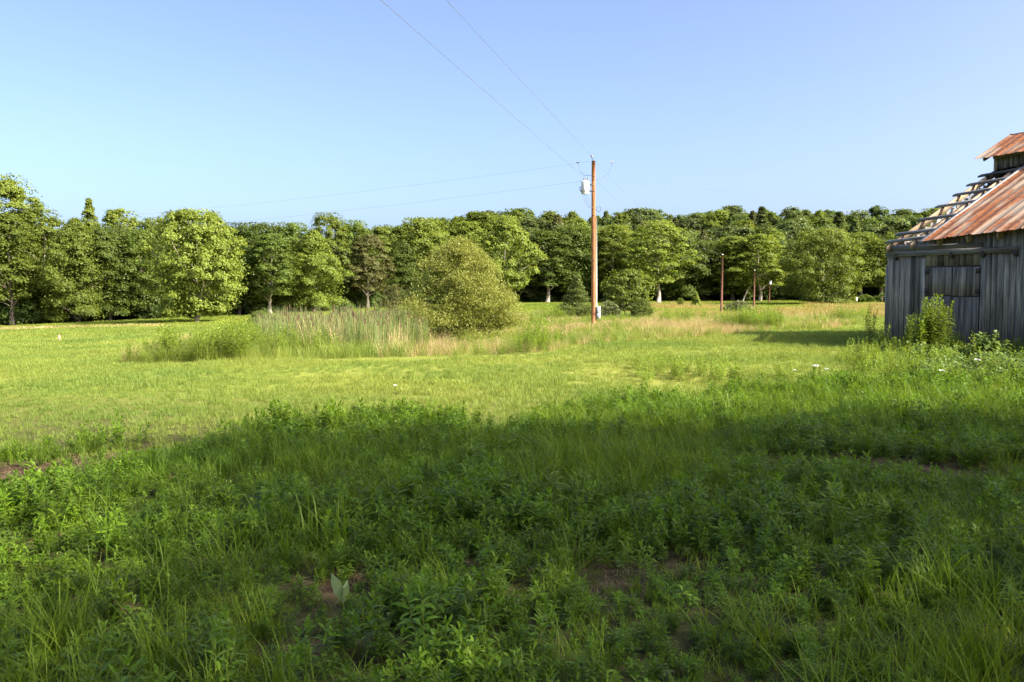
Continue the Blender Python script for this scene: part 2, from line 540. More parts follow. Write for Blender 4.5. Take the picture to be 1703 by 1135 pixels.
# ------------------------------------------------------------------ barn
W_ANG = math.atan2(-.838, .545)
BC = at(1478, 485, 25.0)
barn = empty('barn', (BC[0], BC[1], float(gz(BC[0], BC[1]))), W_ANG)
tag(barn, 'weathered grey plank barn with rusted metal roof and bare purlins at its open corner', 'barn')
rb = random.Random(5)
BL, BD = 11.0, 14.6          # length of the front wall, depth
SL = .456                    # roof pitch
def zs(x): return .30 * min(1, max(0, x / 4.2))
def zr(x, y): return 3.06 + zs(x) + SL * y
def mesh1(name, V, polys, mat, smooth=False):
    return Geo().add(V, polys).mesh(name, [mat], smooth)
def holder(name, par):
    e = bpy.data.objects.new(name, None); COL.objects.link(e); e.parent = par
    return e

wall = holder('front_wall', barn)
obj('backing_rail', mesh1('rail', boxv(.05, BL - .05, .06, .14, 1.3, 1.42), BOXF, M['dark_wood_and_shade']), wall)
x = 0.02
while x < BL - .02:
    w = rb.uniform(.13, .19)
    w = min(w, BL - x)
    z1 = zr(x, 0) - .08 - rb.uniform(0, .05)
    z0 = rb.uniform(-.1, .1)
    segs = [(z0, z1)]
    if 1.10 < x + w / 2 < 2.70:
        segs = [(2.30, z1)]
    y0 = rb.uniform(-.006, .006)
    for (a, b) in segs:
        V = boxv(x + rb.uniform(.003, .010), x + w - rb.uniform(.003, .012), -.024 + y0, .0 + y0, a, b)
        V[4:6, 1] += rb.uniform(-.008, .004); V[[0, 1], 1] += rb.uniform(-.012, .004)
        V[[1, 2, 5, 6], 0] += rb.uniform(-.003, .003)
        obj('plank', mesh1('plank', V, BOXF, M['wood']), wall)
    x += w
def door(x0, x1, z0, z1, hinge_x, name):
    d = holder(name, barn)
    n = max(4, round((x1 - x0) / .17)); xs = np.linspace(x0, x1, n + 1)
    for i in range(n):
        y0 = rb.uniform(-.006, .006)
        V = boxv(xs[i] + .003, xs[i + 1] - rb.uniform(.003, .009), -.052 + y0, -.030 + y0, z0 + rb.uniform(-.01, .012), z1 - rb.uniform(0, .012))
        obj('plank', mesh1('plank', V, BOXF, M['wood']), d)
    for zz in ((z0 + .12, z1 - .12) if z1 - z0 < 1 else (z0 + .2,)):
        obj('hinge', mesh1('hinge', boxv(hinge_x - .05, hinge_x + .05, -.075, -.058, zz - .06, zz + .06), BOXF, M['iron']), d)
    return d
obj('door_shade_sheet', mesh1('shade_sheet', boxv(1.14, 2.68, -.028, -.016, .02, 2.29), BOXF, M['dark_wood_and_shade']), wall)  # dark sheet standing in for the shade seen through the door gaps
door(1.16, 1.905, 1.50, 2.27, 1.20, 'shutter_door')
door(1.935, 2.66, 1.48, 2.27, 2.62, 'shutter_door')
door(1.16, 1.91, .04, 1.475, 1.20, 'lower_door')
door(1.93, 2.66, .04, 1.455, 2.62, 'lower_door')
obj('door_jamb', mesh1('jamb', boxv(1.02, 1.14, -.05, -.026, .02, 2.52), BOXF, M['wood']), barn)
obj('door_jamb', mesh1('jamb', boxv(2.69, 2.83, -.05, -.026, .02, 2.52), BOXF, M['wood']), barn)
# sliding-door track boards under the eave
obj('track_board', mesh1('track', boxv(-.07, 3.62, -.10, -.055, 2.60, 2.76), BOXF, M['wood_h']), barn)
obj('track_board', mesh1('track', boxv(-.05, 2.72, -.095, -.06, 2.77, 2.90), BOXF, M['wood_h']), barn)
for bx_ in (.25, 1.9, 2.75, 3.58):
    obj('track_bracket', mesh1('bracket', boxv(bx_ - .04, bx_ + .04, -.115, -.026, 2.50, 2.66), BOXF, M['iron']), barn)
obj('corner_flashing', mesh1('flash', np.concatenate([boxv(-.075, -.055, -.06, .30, .25, 2.36)]), BOXF, M['galv']), barn)
obj('corner_post', mesh1('post', boxv(-.05, .015, -.02, .12, -.1, 2.95), BOXF, M['wood']), barn)
# other walls
for nm, xx in (('end_wall', 0.02), ('end_wall', BL - .05)):
    w_ = holder(nm, barn)
    y = .14
    while y < BD - .05:
        w = rb.uniform(.2, .3)
        yy = min(y + w / 2, BD - y - w / 2)
        V = boxv(xx, xx + .025, y, y + w - .008, -.1, zr(xx, yy) - .34)
        obj('plank', mesh1('plank', V, BOXF, M['wood']), w_)
        y += w
w_ = holder('rear_wall', barn)
for i in range(34):
    V = boxv(i * BL / 34 + .05, (i + 1) * BL / 34 + .04, BD, BD + .025, -.1, 2.9)
    obj('plank', mesh1('plank', V, BOXF, M['wood']), w_)
# roof: rafters, purlins, metal sheets
roof = holder('roof', barn)
MY = 5.55                     # where the raised monitor begins
RT = BD / 2
for i, xr in enumerate([.06, .80] + list(np.arange(1.6, BL, .8)) + [BL - .06]):
    for side in (0, 1):
        f = (lambda y: (xr, y, zr(xr, y) - .05)) if side == 0 else (lambda y: (xr, BD - y, zr(xr, y) - .05))
        V = bar(f(-.28), f(MY + .25), (0, 0, 1), .055, .19)
        obj('rafter', mesh1('rafter', V, BOXF, M['rafter']), roof)
pur = [(0.0, -.14), (.53, -.16), (1.55, -.10), (2.56, -.16), (3.45, -.12), (4.27, -.15), (5.02, -.20)]
for (py_, x0) in pur:
    for side in (0, 1):
        yy = py_ if side == 0 else BD - py_
        sg = 1 if side == 0 else -1
        for (xa, xb) in ((x0, 4.2), (4.2, BL + .15)):
            a, b = (xa, yy, zr(xa, py_) + .005), (xb, yy, zr(xb, py_) + .005)
            V = bar(a, b, (0, -SL * sg, 1), .16, .055)
            if xa == x0:
                V[[0, 3, 4, 7], 0] += np.array([.05, -.02, .06, 0]) * rb.uniform(.3, 1)
            obj('purlin', mesh1('purlin', V, BOXF, M['wood_h']), roof)
def sheet(xa, xb, ya, yb, zf, side=0, ovl=.02):
    """one crimped roofing sheet from eave to top"""
    w = xb - xa + ovl
    xs = np.array([0, .02, .04, .06, .29, .31, .33, .35, .58, .60, .62, .64, .66]) / .66 * w + xa
    hs = np.array([0, .022, .022, 0, 0, .016, .016, 0, 0, .022, .022, 0, 0])
    ys = np.linspace(ya, yb, 7)
    V = []
    for y_ in ys:
        for xx, hh in zip(xs, hs):
            V.append((xx, y_ if side == 0 else BD - y_, zf(xx, y_) + hh))
    V = np.array(V); m_ = len(xs)
    Q = [[r * m_ + c, r * m_ + c + 1, (r + 1) * m_ + c + 1, (r + 1) * m_ + c] for r in range(len(ys) - 1) for c in range(m_ - 1)]
    Vb = V - np.array([0, 0, .004]); n_ = len(V)
    Q2 = [[b + n_ for b in q_[::-1]] for q_ in Q]
    return np.concatenate([V, Vb]), np.array(Q + Q2)
n = 15
xs = np.linspace(1.20, BL + .2, n + 1)
for i in range(n):
    dz = .012 + .004 * (i % 2)
    lo = -.36 + rb.uniform(-.04, .05) + (.10 if i == 4 else 0)
    V, Q = sheet(xs[i], xs[i + 1], lo, MY - .02, lambda a, b: zr(a, b) + dz)
    obj('metal_sheet', mesh1('sheet', V, Q, M['rust']), roof)
n = 17
xs = np.linspace(-.2, BL + .2, n + 1)
for i in range(n):
    V, Q = sheet(xs[i], xs[i + 1], -.35, MY - .02, lambda a, b: zr(a, b) + .012 + .004 * (i % 2), side=1)
    obj('metal_sheet', mesh1('sheet', V, Q, M['rust']), roof)
V = bar((1.19, -.42, zr(1.19, -.42) + .05), (1.19, MY, zr(1.19, MY) + .05), (0, 0, 1), .09, .05)
obj('verge_strip', mesh1('verge', V, BOXF, M['galv']), roof)
# raised monitor along the ridge
mon = holder('monitor', barn)
def zm(x, y): return 6.06 + zs(x) * .6 + SL * (y - MY)
for side in (0, 1):
    yy = MY if side == 0 else BD - MY
    x = 0.0
    while x < BL:
        w = rb.uniform(.12, .16)
        gap = rb.uniform(.01, .06)
        t0, t1 = (-.06, .0) if side == 0 else (0, .06)
        V = boxv(x, x + w, yy + t0 * .4, yy + t1 * .4 + .001, zr(x, MY) - .05, zm(x, MY) - .12)
        obj('slat', mesh1('slat', V, BOXF, M['wood']), mon)
        x += w + gap
    for (xa, xb) in ((0, 4.2), (4.2, BL)):
        V = bar((xa, yy - .05, zm(xa, MY) - .02), (xb, yy - .05, zm(xb, MY) - .02), (0, 0, 1), .09, .15)
        obj('plate_beam', mesh1('plate', V, BOXF, M['wood_h']), mon)
    n = 17
    xs = np.linspace(-.42, BL + .2, n + 1)
    for i in range(n):
        V, Q = sheet(xs[i], xs[i + 1], MY - .45, RT + .03, lambda a, b: zm(a, b) + .05 + .004 * (i % 2), side=side)
        obj('metal_sheet', mesh1('sheet', V, Q, M['rust']), mon)
    for xr in (-.15, 1.5, 3.0, 4.5, 6., 7.5, 9., 10.5):
        f = (lambda y: (xr, y, zm(xr, y) + .04)) if side == 0 else (lambda y: (xr, BD - y, zm(xr, y) + .04))
        obj('rafter', mesh1('rafter', bar(f(MY - .38), f(RT - .02), (0, 0, 1), .055, .12), BOXF, M['rafter']), mon)
for xx in (0.02, BL - .05):
    y = MY
    while y < BD - MY - .02:
        w = .2
        yy = min(y + w / 2, BD - y - w / 2)
        obj('plank', mesh1('plank', boxv(xx, xx + .025, y + .001, y + w - .01, zr(xx, MY) - .3, zm(xx, yy) - .05), BOXF, M['wood']), mon)
        y += w

# ------------------------------------------------------------------ utility poles and wires
PD = 46.0
pb = base(987, PD)
ptop = at(986, 268, PD)
PH = ptop[2] - pb[2]
upole = empty('utility_pole', pb)
tag(upole, 'tall orange-brown wooden utility pole carrying the transformer, standing in the rough grass', 'utility pole')
rr = np.linspace(.145, .10, 9)
pa = np.stack([np.linspace(.03, -.04, 9), np.zeros(9), np.linspace(-.3, PH, 9)], -1)
V, P = tube(pa, rr, 14)
obj('shaft', Geo().add(V, P).mesh('shaft', [M['pole']], True), upole)
V, P = tube([(.165, -.03, .5), (.155, -.03, 3.), (.13, -.03, 5.9)], .032, 8)
obj('conduit', Geo().add(V, P).mesh('conduit', [M['pipe']], True), upole)
V, P = tube([(-.07, -.05, PH - .25), (-.10, -.05, PH + .02), (-.13, -.05, PH + .20)], .018, 6)
pin = obj('top_pin', Geo().add(V, P).mesh('pin', [M['iron']]), upole)
V, P = tube([(-.13, -.05, PH + .16), (-.13, -.05, PH + .20), (-.135, -.05, PH + .26), (-.135, -.05, PH + .30)], [.03, .055, .06, .03], 10)
obj('insulator', Geo().add(V, P).mesh('insulator', [M['porcelain']], True), pin)
for zz in (PH - .12, PH - .85, PH - 1.0, PH - 1.6, PH - 2.9, 3.6):
    V, P = tube([(-.02, -.2, zz), (-.02, .2, zz)], .028, 6)
    obj('bolt', Geo().add(V, P).mesh('bolt', [M['iron']]), upole)
th = np.linspace(0, 1.75 * math.pi, 12)
V, P = tube(np.stack([.24 + .12 * np.cos(th + 2.2), np.full(12, -.04), PH - 2.55 + .15 * np.sin(th + 2.2)], -1), .013, 5)
obj('wire_loop', Geo().add(V, P).mesh('loop', [M['iron']]), upole)

tfz = at(975, 323, PD)[2]
tf = empty('transformer', (pb[0] - .48, PD - .05, tfz))
tag(tf, 'pale grey drum-shaped transformer hung high on the tall utility pole', 'transformer')
V, P = tube([(0, 0, 0), (0, 0, .03), (0, 0, .60), (0, 0, .62)], [.20, .215, .215, .20], 18)
obj('tank', Geo().add(V, P).mesh('tank', [M['can']], False), tf)
V, P = tube([(0, 0, .62), (0, 0, .66), (0, 0, .70)], [.225, .22, .10], 18)
obj('lid', Geo().add(V, P).mesh('lid', [M['can']]), tf)
for (bx_, by_) in ((.13, -.03), (-.05, .08)):
    V, P = tube([(bx_, by_, .68), (bx_, by_, .74), (bx_, by_, .78), (bx_ + .01, by_, .84), (bx_ + .01, by_, .88)], [.05, .03, .045, .03, .015], 8)
    obj('bushing', Geo().add(V, P).mesh('bushing', [M['porcelain']], True), tf)
for zz in (.15, .48):
    obj('hanger_bracket', mesh1('hanger', boxv(.19, .40, -.05, .05, zz - .03, zz + .03), BOXF, M['iron']), tf)
for k_, ax_ in enumerate((-.20, -.12, -.02)):
    V, P = tube([(ax_, -.20, .14), (ax_, -.26, .12), (ax_, -.26, .07)], .022, 6)
    obj('secondary_terminal', Geo().add(V, P).mesh('terminal', [M['iron']]), tf)
V, P = tube([(-.21, -.06, .10), (-.28, -.06, .2), (-.27, -.06, .38)], .022, 6)
obj('arrester', Geo().add(V, P).mesh('arrester', [M['iron']]), tf)
for k_, ax_ in enumerate((-.20, -.09, .03)):
    tt = np.linspace(0, 1, 9)[:, None]
    a_, b_ = np.array([ax_, -.2, 0.03]), np.array([.42, -.12, -.75])
    pts = a_ * (1 - tt) + b_ * tt; pts[:, 2] -= .32 * np.sin(math.pi * tt[:, 0]) * (.9 - .2 * k_)
    V, P = tube(pts, .008, 4)
    obj('drop_lead', Geo().add(V, P).mesh('lead', [M['wire']]), tf)

mb = empty('meter_box', (pb[0] + .27, PD - .1, at(996, 531, PD)[2]))
tag(mb, 'grey electric meter box on the lower side of the tall utility pole', 'meter box')
mh = at(996, 510, PD)[2] - at(996, 531, PD)[2]
obj('box', mesh1('box', boxv(-.10, .10, -.07, .06, 0, mh), BOXF, M['meter']), mb)
V, P = tube([(0.02, -.07, mh * .68), (0.02, -.16, mh * .68)], [.075, .065], 14)
obj('meter_glass', Geo().add(V, P).mesh('meterglass', [M['can']], False), mb)
obj('cover_plate', mesh1('cover', boxv(-.085, .085, -.078, -.071, .03, mh * .45), BOXF, M['pipe']), mb)

def far_pole(px, top, D, r, label, can=False):
    b = base(px, D); h = at(px, top, D)[2] - b[2]
    t = empty('utility_pole', b)
    tag(t, label, 'utility pole')
    V, P = tube([(0, 0, -.3), (0.01, 0, h * .5), (0.02, 0, h)], [r, r * .88, r * .72], 10)
    obj('shaft', Geo().add(V, P).mesh('shaft', [M['pole_far']], True), t)
    V, P = tube([(0.02, 0, h - .01), (.02, 0, h + .06)], [r * .76, r * .7], 10)
    obj('cap', Geo().add(V, P).mesh('cap', [M['white_post']], True), t)
    return t, b, h
p2, p2b, p2h = far_pole(1200, 424, 78, .115, 'reddish bare pole standing alone in the field right of the tall utility pole')
p3, p3b, p3h = far_pole(1254, 450, 128, .13, 'thin dark red pole farther off in the field, next to a leaning dead snag')
p4, p4b, p4h = far_pole(1279.5, 468, 150, .11, 'thin far pole with a small white box, in front of the wood')
V, P = tube([(.05, -.3, p4h - .5), (.05, -.3, p4h + .1)], .22, 10)
obj('junction_box', Geo().add(V, P).mesh('junction', [M['white_post']]), p4)

def wire(a, b, sag, label, r=.011, n=28, insul=None):
    a, b = np.asarray(a, float), np.asarray(b, float)
    t = np.linspace(0, 1, n)[:, None]
    p = a * (1 - t) + b * t
    p[:, 2] -= 4 * sag * (t * (1 - t))[:, 0]
    V, P = tube(p, r, 5)
    me = Geo().add(V, P).mesh('wire', [M['wire']], True)
    o = obj('overhead_wire', me)
    tag(o, label, 'wire', 'overhead wires')
    if insul is not None:
        d = (b - a) / np.linalg.norm(b - a)
        q = a + d * insul
        V, P = tube([q - d * .10, q - d * .05, q, q + d * .05, q + d * .1], [.012, .03, .02, .03, .012], 8)
        obj('strain_insulator', Geo().add(V, P).mesh('insul', [M['porcelain']], True), o)
        e = np.array([a[0], a[1] - .1, a[2] - .75 if a[0] < pb[0] else a[2] - .95])
        tt = np.linspace(0, 1, 12)[:, None]
        j = q * (1 - tt) + e * tt
        j[:, 2] -= .35 * np.sin(math.pi * tt[:, 0] ** .7)
        V, P = tube(j, .010, 4)
        obj('jumper_lead', Geo().add(V, P).mesh('jumper', [M['wire']], True), o)
    return o
topz = pb[2] + PH
A1 = np.array([pb[0] - .13, PD, topz + .28])
def over(px, py, zmid, a):
    d = ray(px, py); t = (zmid - EYE) / d[2]
    return np.array([0, 0, EYE]) + d * t
for (a, px_, zm_, lb) in ((A1, 742, 8.75, 'upper power wire running from the pole top overhead past the camera'),
                          (np.array([pb[0] - .3, PD, topz - 1.05]), 633, 7.5, 'lower power wire running from the transformer overhead past the camera')):
    q = over(px_, 0, zm_, a)
    dv = q - a
    # carry the line on to a span end behind the viewer
    kx = 62 / np.linalg.norm(dv[:2])
    e = a + dv * kx; e[2] = a[2] + .2
    tq = 1 / kx
    sag = (a[2] * (1 - tq) + e[2] * tq - zm_) / (4 * tq * (1 - tq))
    wire(a, e, sag, lb, r=.006, n=60)
t2 = np.array([p2b[0] + .02, p2b[1], p2b[2] + p2h + .1])
wire(A1 + np.array([.02, 0, -.1]), t2, 1.1, 'upper wire sloping from the tall pole down to the reddish field pole', r=.0035)
wire(np.array([pb[0] + .1, PD, topz - 1.05]), t2 - np.array([0, 0, .6]), 1.0, 'lower wire sloping from the tall pole down to the reddish field pole', r=.0035)
wire((pb[0] - .15, PD, topz - .02), at(-160, 372, 100), 1.0, 'faint upper cross wire leading left from the tall pole over the wood', r=.0035, n=50, insul=.85)
wire((pb[0] - .15, PD, topz - 1.0), at(-160, 392, 100), 1.1, 'faint lower cross wire leading left from the tall pole across the treetops', r=.0035, n=50)
wire((pb[0] + .12, PD, topz - .02), at(1900, 282, 60), .55, 'faint upper cross wire leading right from the tall pole toward the barn', r=.0035, n=50, insul=.95)
wire((pb[0] + .12, PD, topz - 1.0), at(1900, 330, 60), .6, 'faint lower cross wire leading right from the tall pole toward the barn', r=.0035, n=50)

# marker stake and far white posts
def post(name, px, top, bot, D, w, mat, label, cat):
    b = base(px, D); h = at(px, top, D)[2] - b[2]
    V = boxv(-w / 2, w / 2, -w / 2, w / 2, -.15, h - w * .3)
    V2 = V.copy(); V2[4:, :2] *= 1.0
    apex = np.array([[0, 0, h]])
    o = obj(name, Geo().add(np.concatenate([V, apex]), [BOXF[[0, 2, 3, 4, 5]], np.array([[4, 5, 8], [5, 6, 8], [6, 7, 8], [7, 4, 8]])]).mesh(name, [mat]), loc=b)
    o.rotation_euler = (0.03, .02, .4)
    tag(o, label, cat)
post('marker_stake', 96, 557, 572, 50, .13, M['stake'], 'short pinkish wooden marker stake alone in the mown meadow', 'stake')
post('white_post', 1424, 494, 500, 150, .3, M['white_post'], 'short white post at the foot of the wood near the barn corner', 'post')

# ------------------------------------------------------------------ trees
def unit(a): return a / (np.linalg.norm(a, axis=-1, keepdims=True) + 1e-9)

def leaf_quads(rng, C, Nn, S, asp=.7, jit=.25):
    n = len(C)
    r = rng.normal(size=(n, 3))
    T = unit(np.cross(Nn, r)); B = np.cross(Nn, T)
    T = T * (S * .5)[:, None]; B = B * (S * .5 * asp)[:, None]
    J = 1 + rng.uniform(-jit, jit, (n, 4, 1))
    cs = np.stack([-T * 1.15, -B + T * .1, T * 1.15, B - T * .1], 1) * J
    bend = Nn[:, None] * (S * .12)[:, None, None] * np.array([-1, .6, -1, .6])[None, :, None]
    V = (C[:, None] + cs + bend).reshape(-1, 3)
    return V, np.arange(n * 4).reshape(-1, 4)

def profile(kind, t):
    if kind == 'round': return np.sin(math.pi * np.clip(t * .78 + .12, 0, 1)) ** .62
    if kind == 'tall': return np.sin(math.pi * np.clip(t ** .8 * .78 + .12, 0, 1)) ** .7
    if kind == 'skirt': return np.clip(1 - t ** 4.2, 0, 1) ** .55 * (.78 + .22 * np.sin(t * 3.4))
    if kind == 'peak': return np.clip(1 - t ** 3.0, 0, 1) ** .62 * (.9 + .1 * np.cos(t * 5))
    if kind == 'cone': return np.clip(1.02 - t, 0, 1) ** .75
    if kind == 'fan': return .15 + .85 * np.sin(math.pi * np.clip(t * .75 + .15, 0, 1)) ** .8
    return np.sqrt(np.clip(1 - (2 * t - 1) ** 2, 0, 1))

def make_tree(seed, H, R, b0, kind, ncl, nl, ls, mats, rt=None, limbs=16, rc=(.20, .36), flat=.80, fill=.38, asp=.7, lean=0., shell=.8, stems=1, narrow=False):
    rng = np.random.default_rng(seed)
    ncl = int(ncl * 2.0); nl = int(nl * (3.4 if ls > .3 else 1.5)); ls = ls * (.52 if ls > .3 else .85); rc = (rc[0] * .80, rc[1] * .82)
    t = rng.random(ncl) ** .92
    nt_ = max(3, ncl // 9); t[:nt_] = rng.uniform(.82, 1.0, nt_)
    an = rng.uniform(0, 2 * math.pi, ncl)
    lump = 1 + .22 * np.sin(an * 2 + rng.uniform(0, 6)) * rng.uniform(.3, 1) + .14 * np.sin(an * 3 + t * 5 + rng.uniform(0, 6))
    rad = R * profile(kind, t) * lump * rng.random(ncl) ** fill
    cr = R * rng.uniform(rc[0], rc[1], ncl) * (1 - .35 * t)
    # a few boughs reach out past the rest
    rad = np.maximum(rad - cr * .4, 0) * np.where(rng.random(ncl) < .15, 1.22, 1.0)
    cz = b0 + (H - b0) * t - cr * flat * .8 * t - (H * .10) * t ** 3 * (rad / (R * .6)) * rng.uniform(.3, 1.2, ncl)
    bendx = lean * H * (cz / H) ** 2
    C = np.stack([rad * np.cos(an) + bendx, rad * np.sin(an), cz], -1)
    per = np.maximum(8, (nl * cr ** 2 / np.sum(cr ** 2))).astype(int)
    idx = np.repeat(np.arange(ncl), per)
    n = len(idx)
    d = unit(rng.normal(size=(n, 3)))
    d[:, 2] = np.where(d[:, 2] < -.25, -d[:, 2] * .6, d[:, 2])
    d = unit(d)
    k = rng.uniform(0, 1, n) ** .45
    wob = 1 + .28 * np.sin(d[:, 0] * 5 + idx) * np.sin(d[:, 1] * 6 + idx * 1.7) + .18 * rng.normal(size=n)
    P = C[idx] + d * (cr[idx] * k * wob)[:, None] * np.array([1, 1, flat])
    P[:, 2] -= .12 * cr[idx] * (d[:, 0] ** 2 + d[:, 1] ** 2) * 2
    out = unit(C[idx] * np.array([1, 1, 0]) + 1e-3)
    Nn = unit(d * .8 + out * .45 + np.array([0, 0, .35]) + rng.normal(size=(n, 3)) * .42)
    # loose sprays between the clumps, all through the outer crown
    m2 = n // 7
    tf_ = rng.random(m2) ** .9; af = rng.uniform(0, 6.283, m2)
    lf = 1 + .22 * np.sin(af * 2 + 1.3) * .6 + .14 * np.sin(af * 3 + tf_ * 5)
    rf = R * profile(kind, tf_) * lf * rng.random(m2) ** .4 * .92
    zf = b0 + (H - b0) * tf_ * .97
    P2 = np.stack([rf * np.cos(af) + lean * H * (zf / H) ** 2, rf * np.sin(af), zf], -1)
    o2 = unit(P2 * np.array([1, 1, 0]) + 1e-3)
    P = np.concatenate([P, P2]); out = np.concatenate([out, o2])
    Nn = np.concatenate([Nn, unit(o2 * .5 + np.array([0, 0, .6]) + rng.normal(size=(m2, 3)) * .6)])
    n += m2
    S = ls * rng.uniform(.6, 1.4, n)
    if narrow:
        T = unit(rng.normal(size=(n, 3)) + np.array([0, 0, .5]) + out * .6)
        B = unit(np.cross(T, rng.normal(size=(n, 3))))
        V = np.stack([P - T * S[:, None] * .5, P - B * (S * asp * .5)[:, None], P + T * S[:, None] * .5, P + B * (S * asp * .5)[:, None]], 1).reshape(-1, 3)
        Q = np.arange(n * 4).reshape(-1, 4)
    else:
        V, Q = leaf_quads(rng, P, Nn, S, asp)
    crown = Geo().add(V, Q)
    tr = Geo()
    rt = rt or .016 * H
    for s in range(stems):
        k_ = 9
        zz = np.linspace(-.25, H * .86, k_)
        ox, oy = rng.normal() * .02 * H * (stems > 1), rng.normal() * .02 * H * (stems > 1)
        sp = np.linspace(0, 1, k_) * (R * .45 if stems > 1 else 0)
        a_ = rng.uniform(0, 6.28)
        px = ox + sp * math.cos(a_) + lean * H * (np.clip(zz, 0, None) / H) ** 2 + np.cumsum(rng.normal(size=k_)) * .008 * H
        py = oy + sp * math.sin(a_) + np.cumsum(rng.normal(size=k_)) * .008 * H
        r_ = rt / math.sqrt(stems) * np.linspace(1, .12, k_) ** 1.1; r_[0] *= 1.3
        V, P_ = tube(np.stack([px, py, zz], -1), r_, 8)
        tr.add(V, P_)
    o = rng.permutation(ncl)[:limbs]
    for i in o:
        c = C[i]
        hz = max(b0 * .7, c[2] - np.hypot(c[0], c[1]) * rng.uniform(.6, 1.1))
        hz = min(hz, H * .75)
        px0 = np.interp(hz, zz, px); py0 = np.interp(hz, zz, py)
        rr_ = float(np.interp(hz, zz, r_))
        m_ = np.array([(px0 + c[0]) / 2, (py0 + c[1]) / 2, (hz + c[2]) / 2 + .05 * H * rng.uniform(-.4, .6)])
        V, P_ = tube([(px0, py0, hz), m_, c], [rr_ * .55, rr_ * .38, rr_ * .12], 5, cap=False)
        tr.add(V, P_)
    return crown, tr

PROTO = {}
def proto(key, *a, **kw):
    c, t = make_tree(*a, None, **kw)
    PROTO[key] = (c.mesh('crown_' + key, [M['leaf_mid']]), t.mesh('trunk_' + key, [M['bark']], True), a[1], a[2], c, t)
proto('round_a', 11, 14, 4.2, 1.4, 'round', 60, 9000, .42, limbs=16)
proto('round_b', 12, 14, 4.4, 1.0, 'round', 52, 9000, .42, limbs=18)
proto('round_c', 13, 14, 4.0, 1.8, 'round', 66, 9000, .40, limbs=20)
proto('tall_a', 14, 15, 3.4, 1.6, 'tall', 56, 8000, .40, limbs=20)
proto('tall_b', 15, 15, 3.6, 3.4, 'tall', 46, 7500, .40, limbs=22, rc=(.2, .34))
proto('skirt_a', 16, 13, 4.6, .5, 'skirt', 80, 10000, .40, limbs=20)
proto('airy_a', 17, 16, 4.2, 4.0, 'tall', 64, 8200, .40, limbs=34, rc=(.15, .27))
proto('plume_a', 18, 15, 3.0, 3.0, 'cone', 60, 6500, .32, limbs=16, rc=(.14, .24), flat=.9)

def tree(name, px, D, top, hw, key, leaf, bark, label, group='trees along the edge of the wood', rz=None, cat='tree'):
    cm, tm, h0, r0 = PROTO[key][:4]
    b = base(px, D)
    H = at(px, top, D)[2] - b[2]
    R = hw / F * D
    o = empty(name, b, rz if rz is not None else (px * 1.7) % 6.28)
    o.scale = (R / r0 * 1.3, R / r0 * 1.3, H / h0)
    tag(o, label, cat, group)
    obj('trunk', tm, o, mat=M[bark])
    obj('crown', cm, o, mat=M[leaf])
    return o

def hero(name, px, D, top, hw, seed, b0f, kind, ncl, nl, ls, leaf, bark, label, cat='tree', group=None, **kw):
    b = base(px, D)
    H = at(px, top, D)[2] - b[2]
    R = hw / F * D
    c, t = make_tree(seed, H, R, H * b0f, kind, ncl, nl, ls, None, **kw)
    o = empty(name, b)
    tag(o, label, cat, group)
    obj('trunk', t.mesh('trunk', [M[bark]], True), o)
    obj('crown', c.mesh('crown', [M[leaf]]), o)
    return o

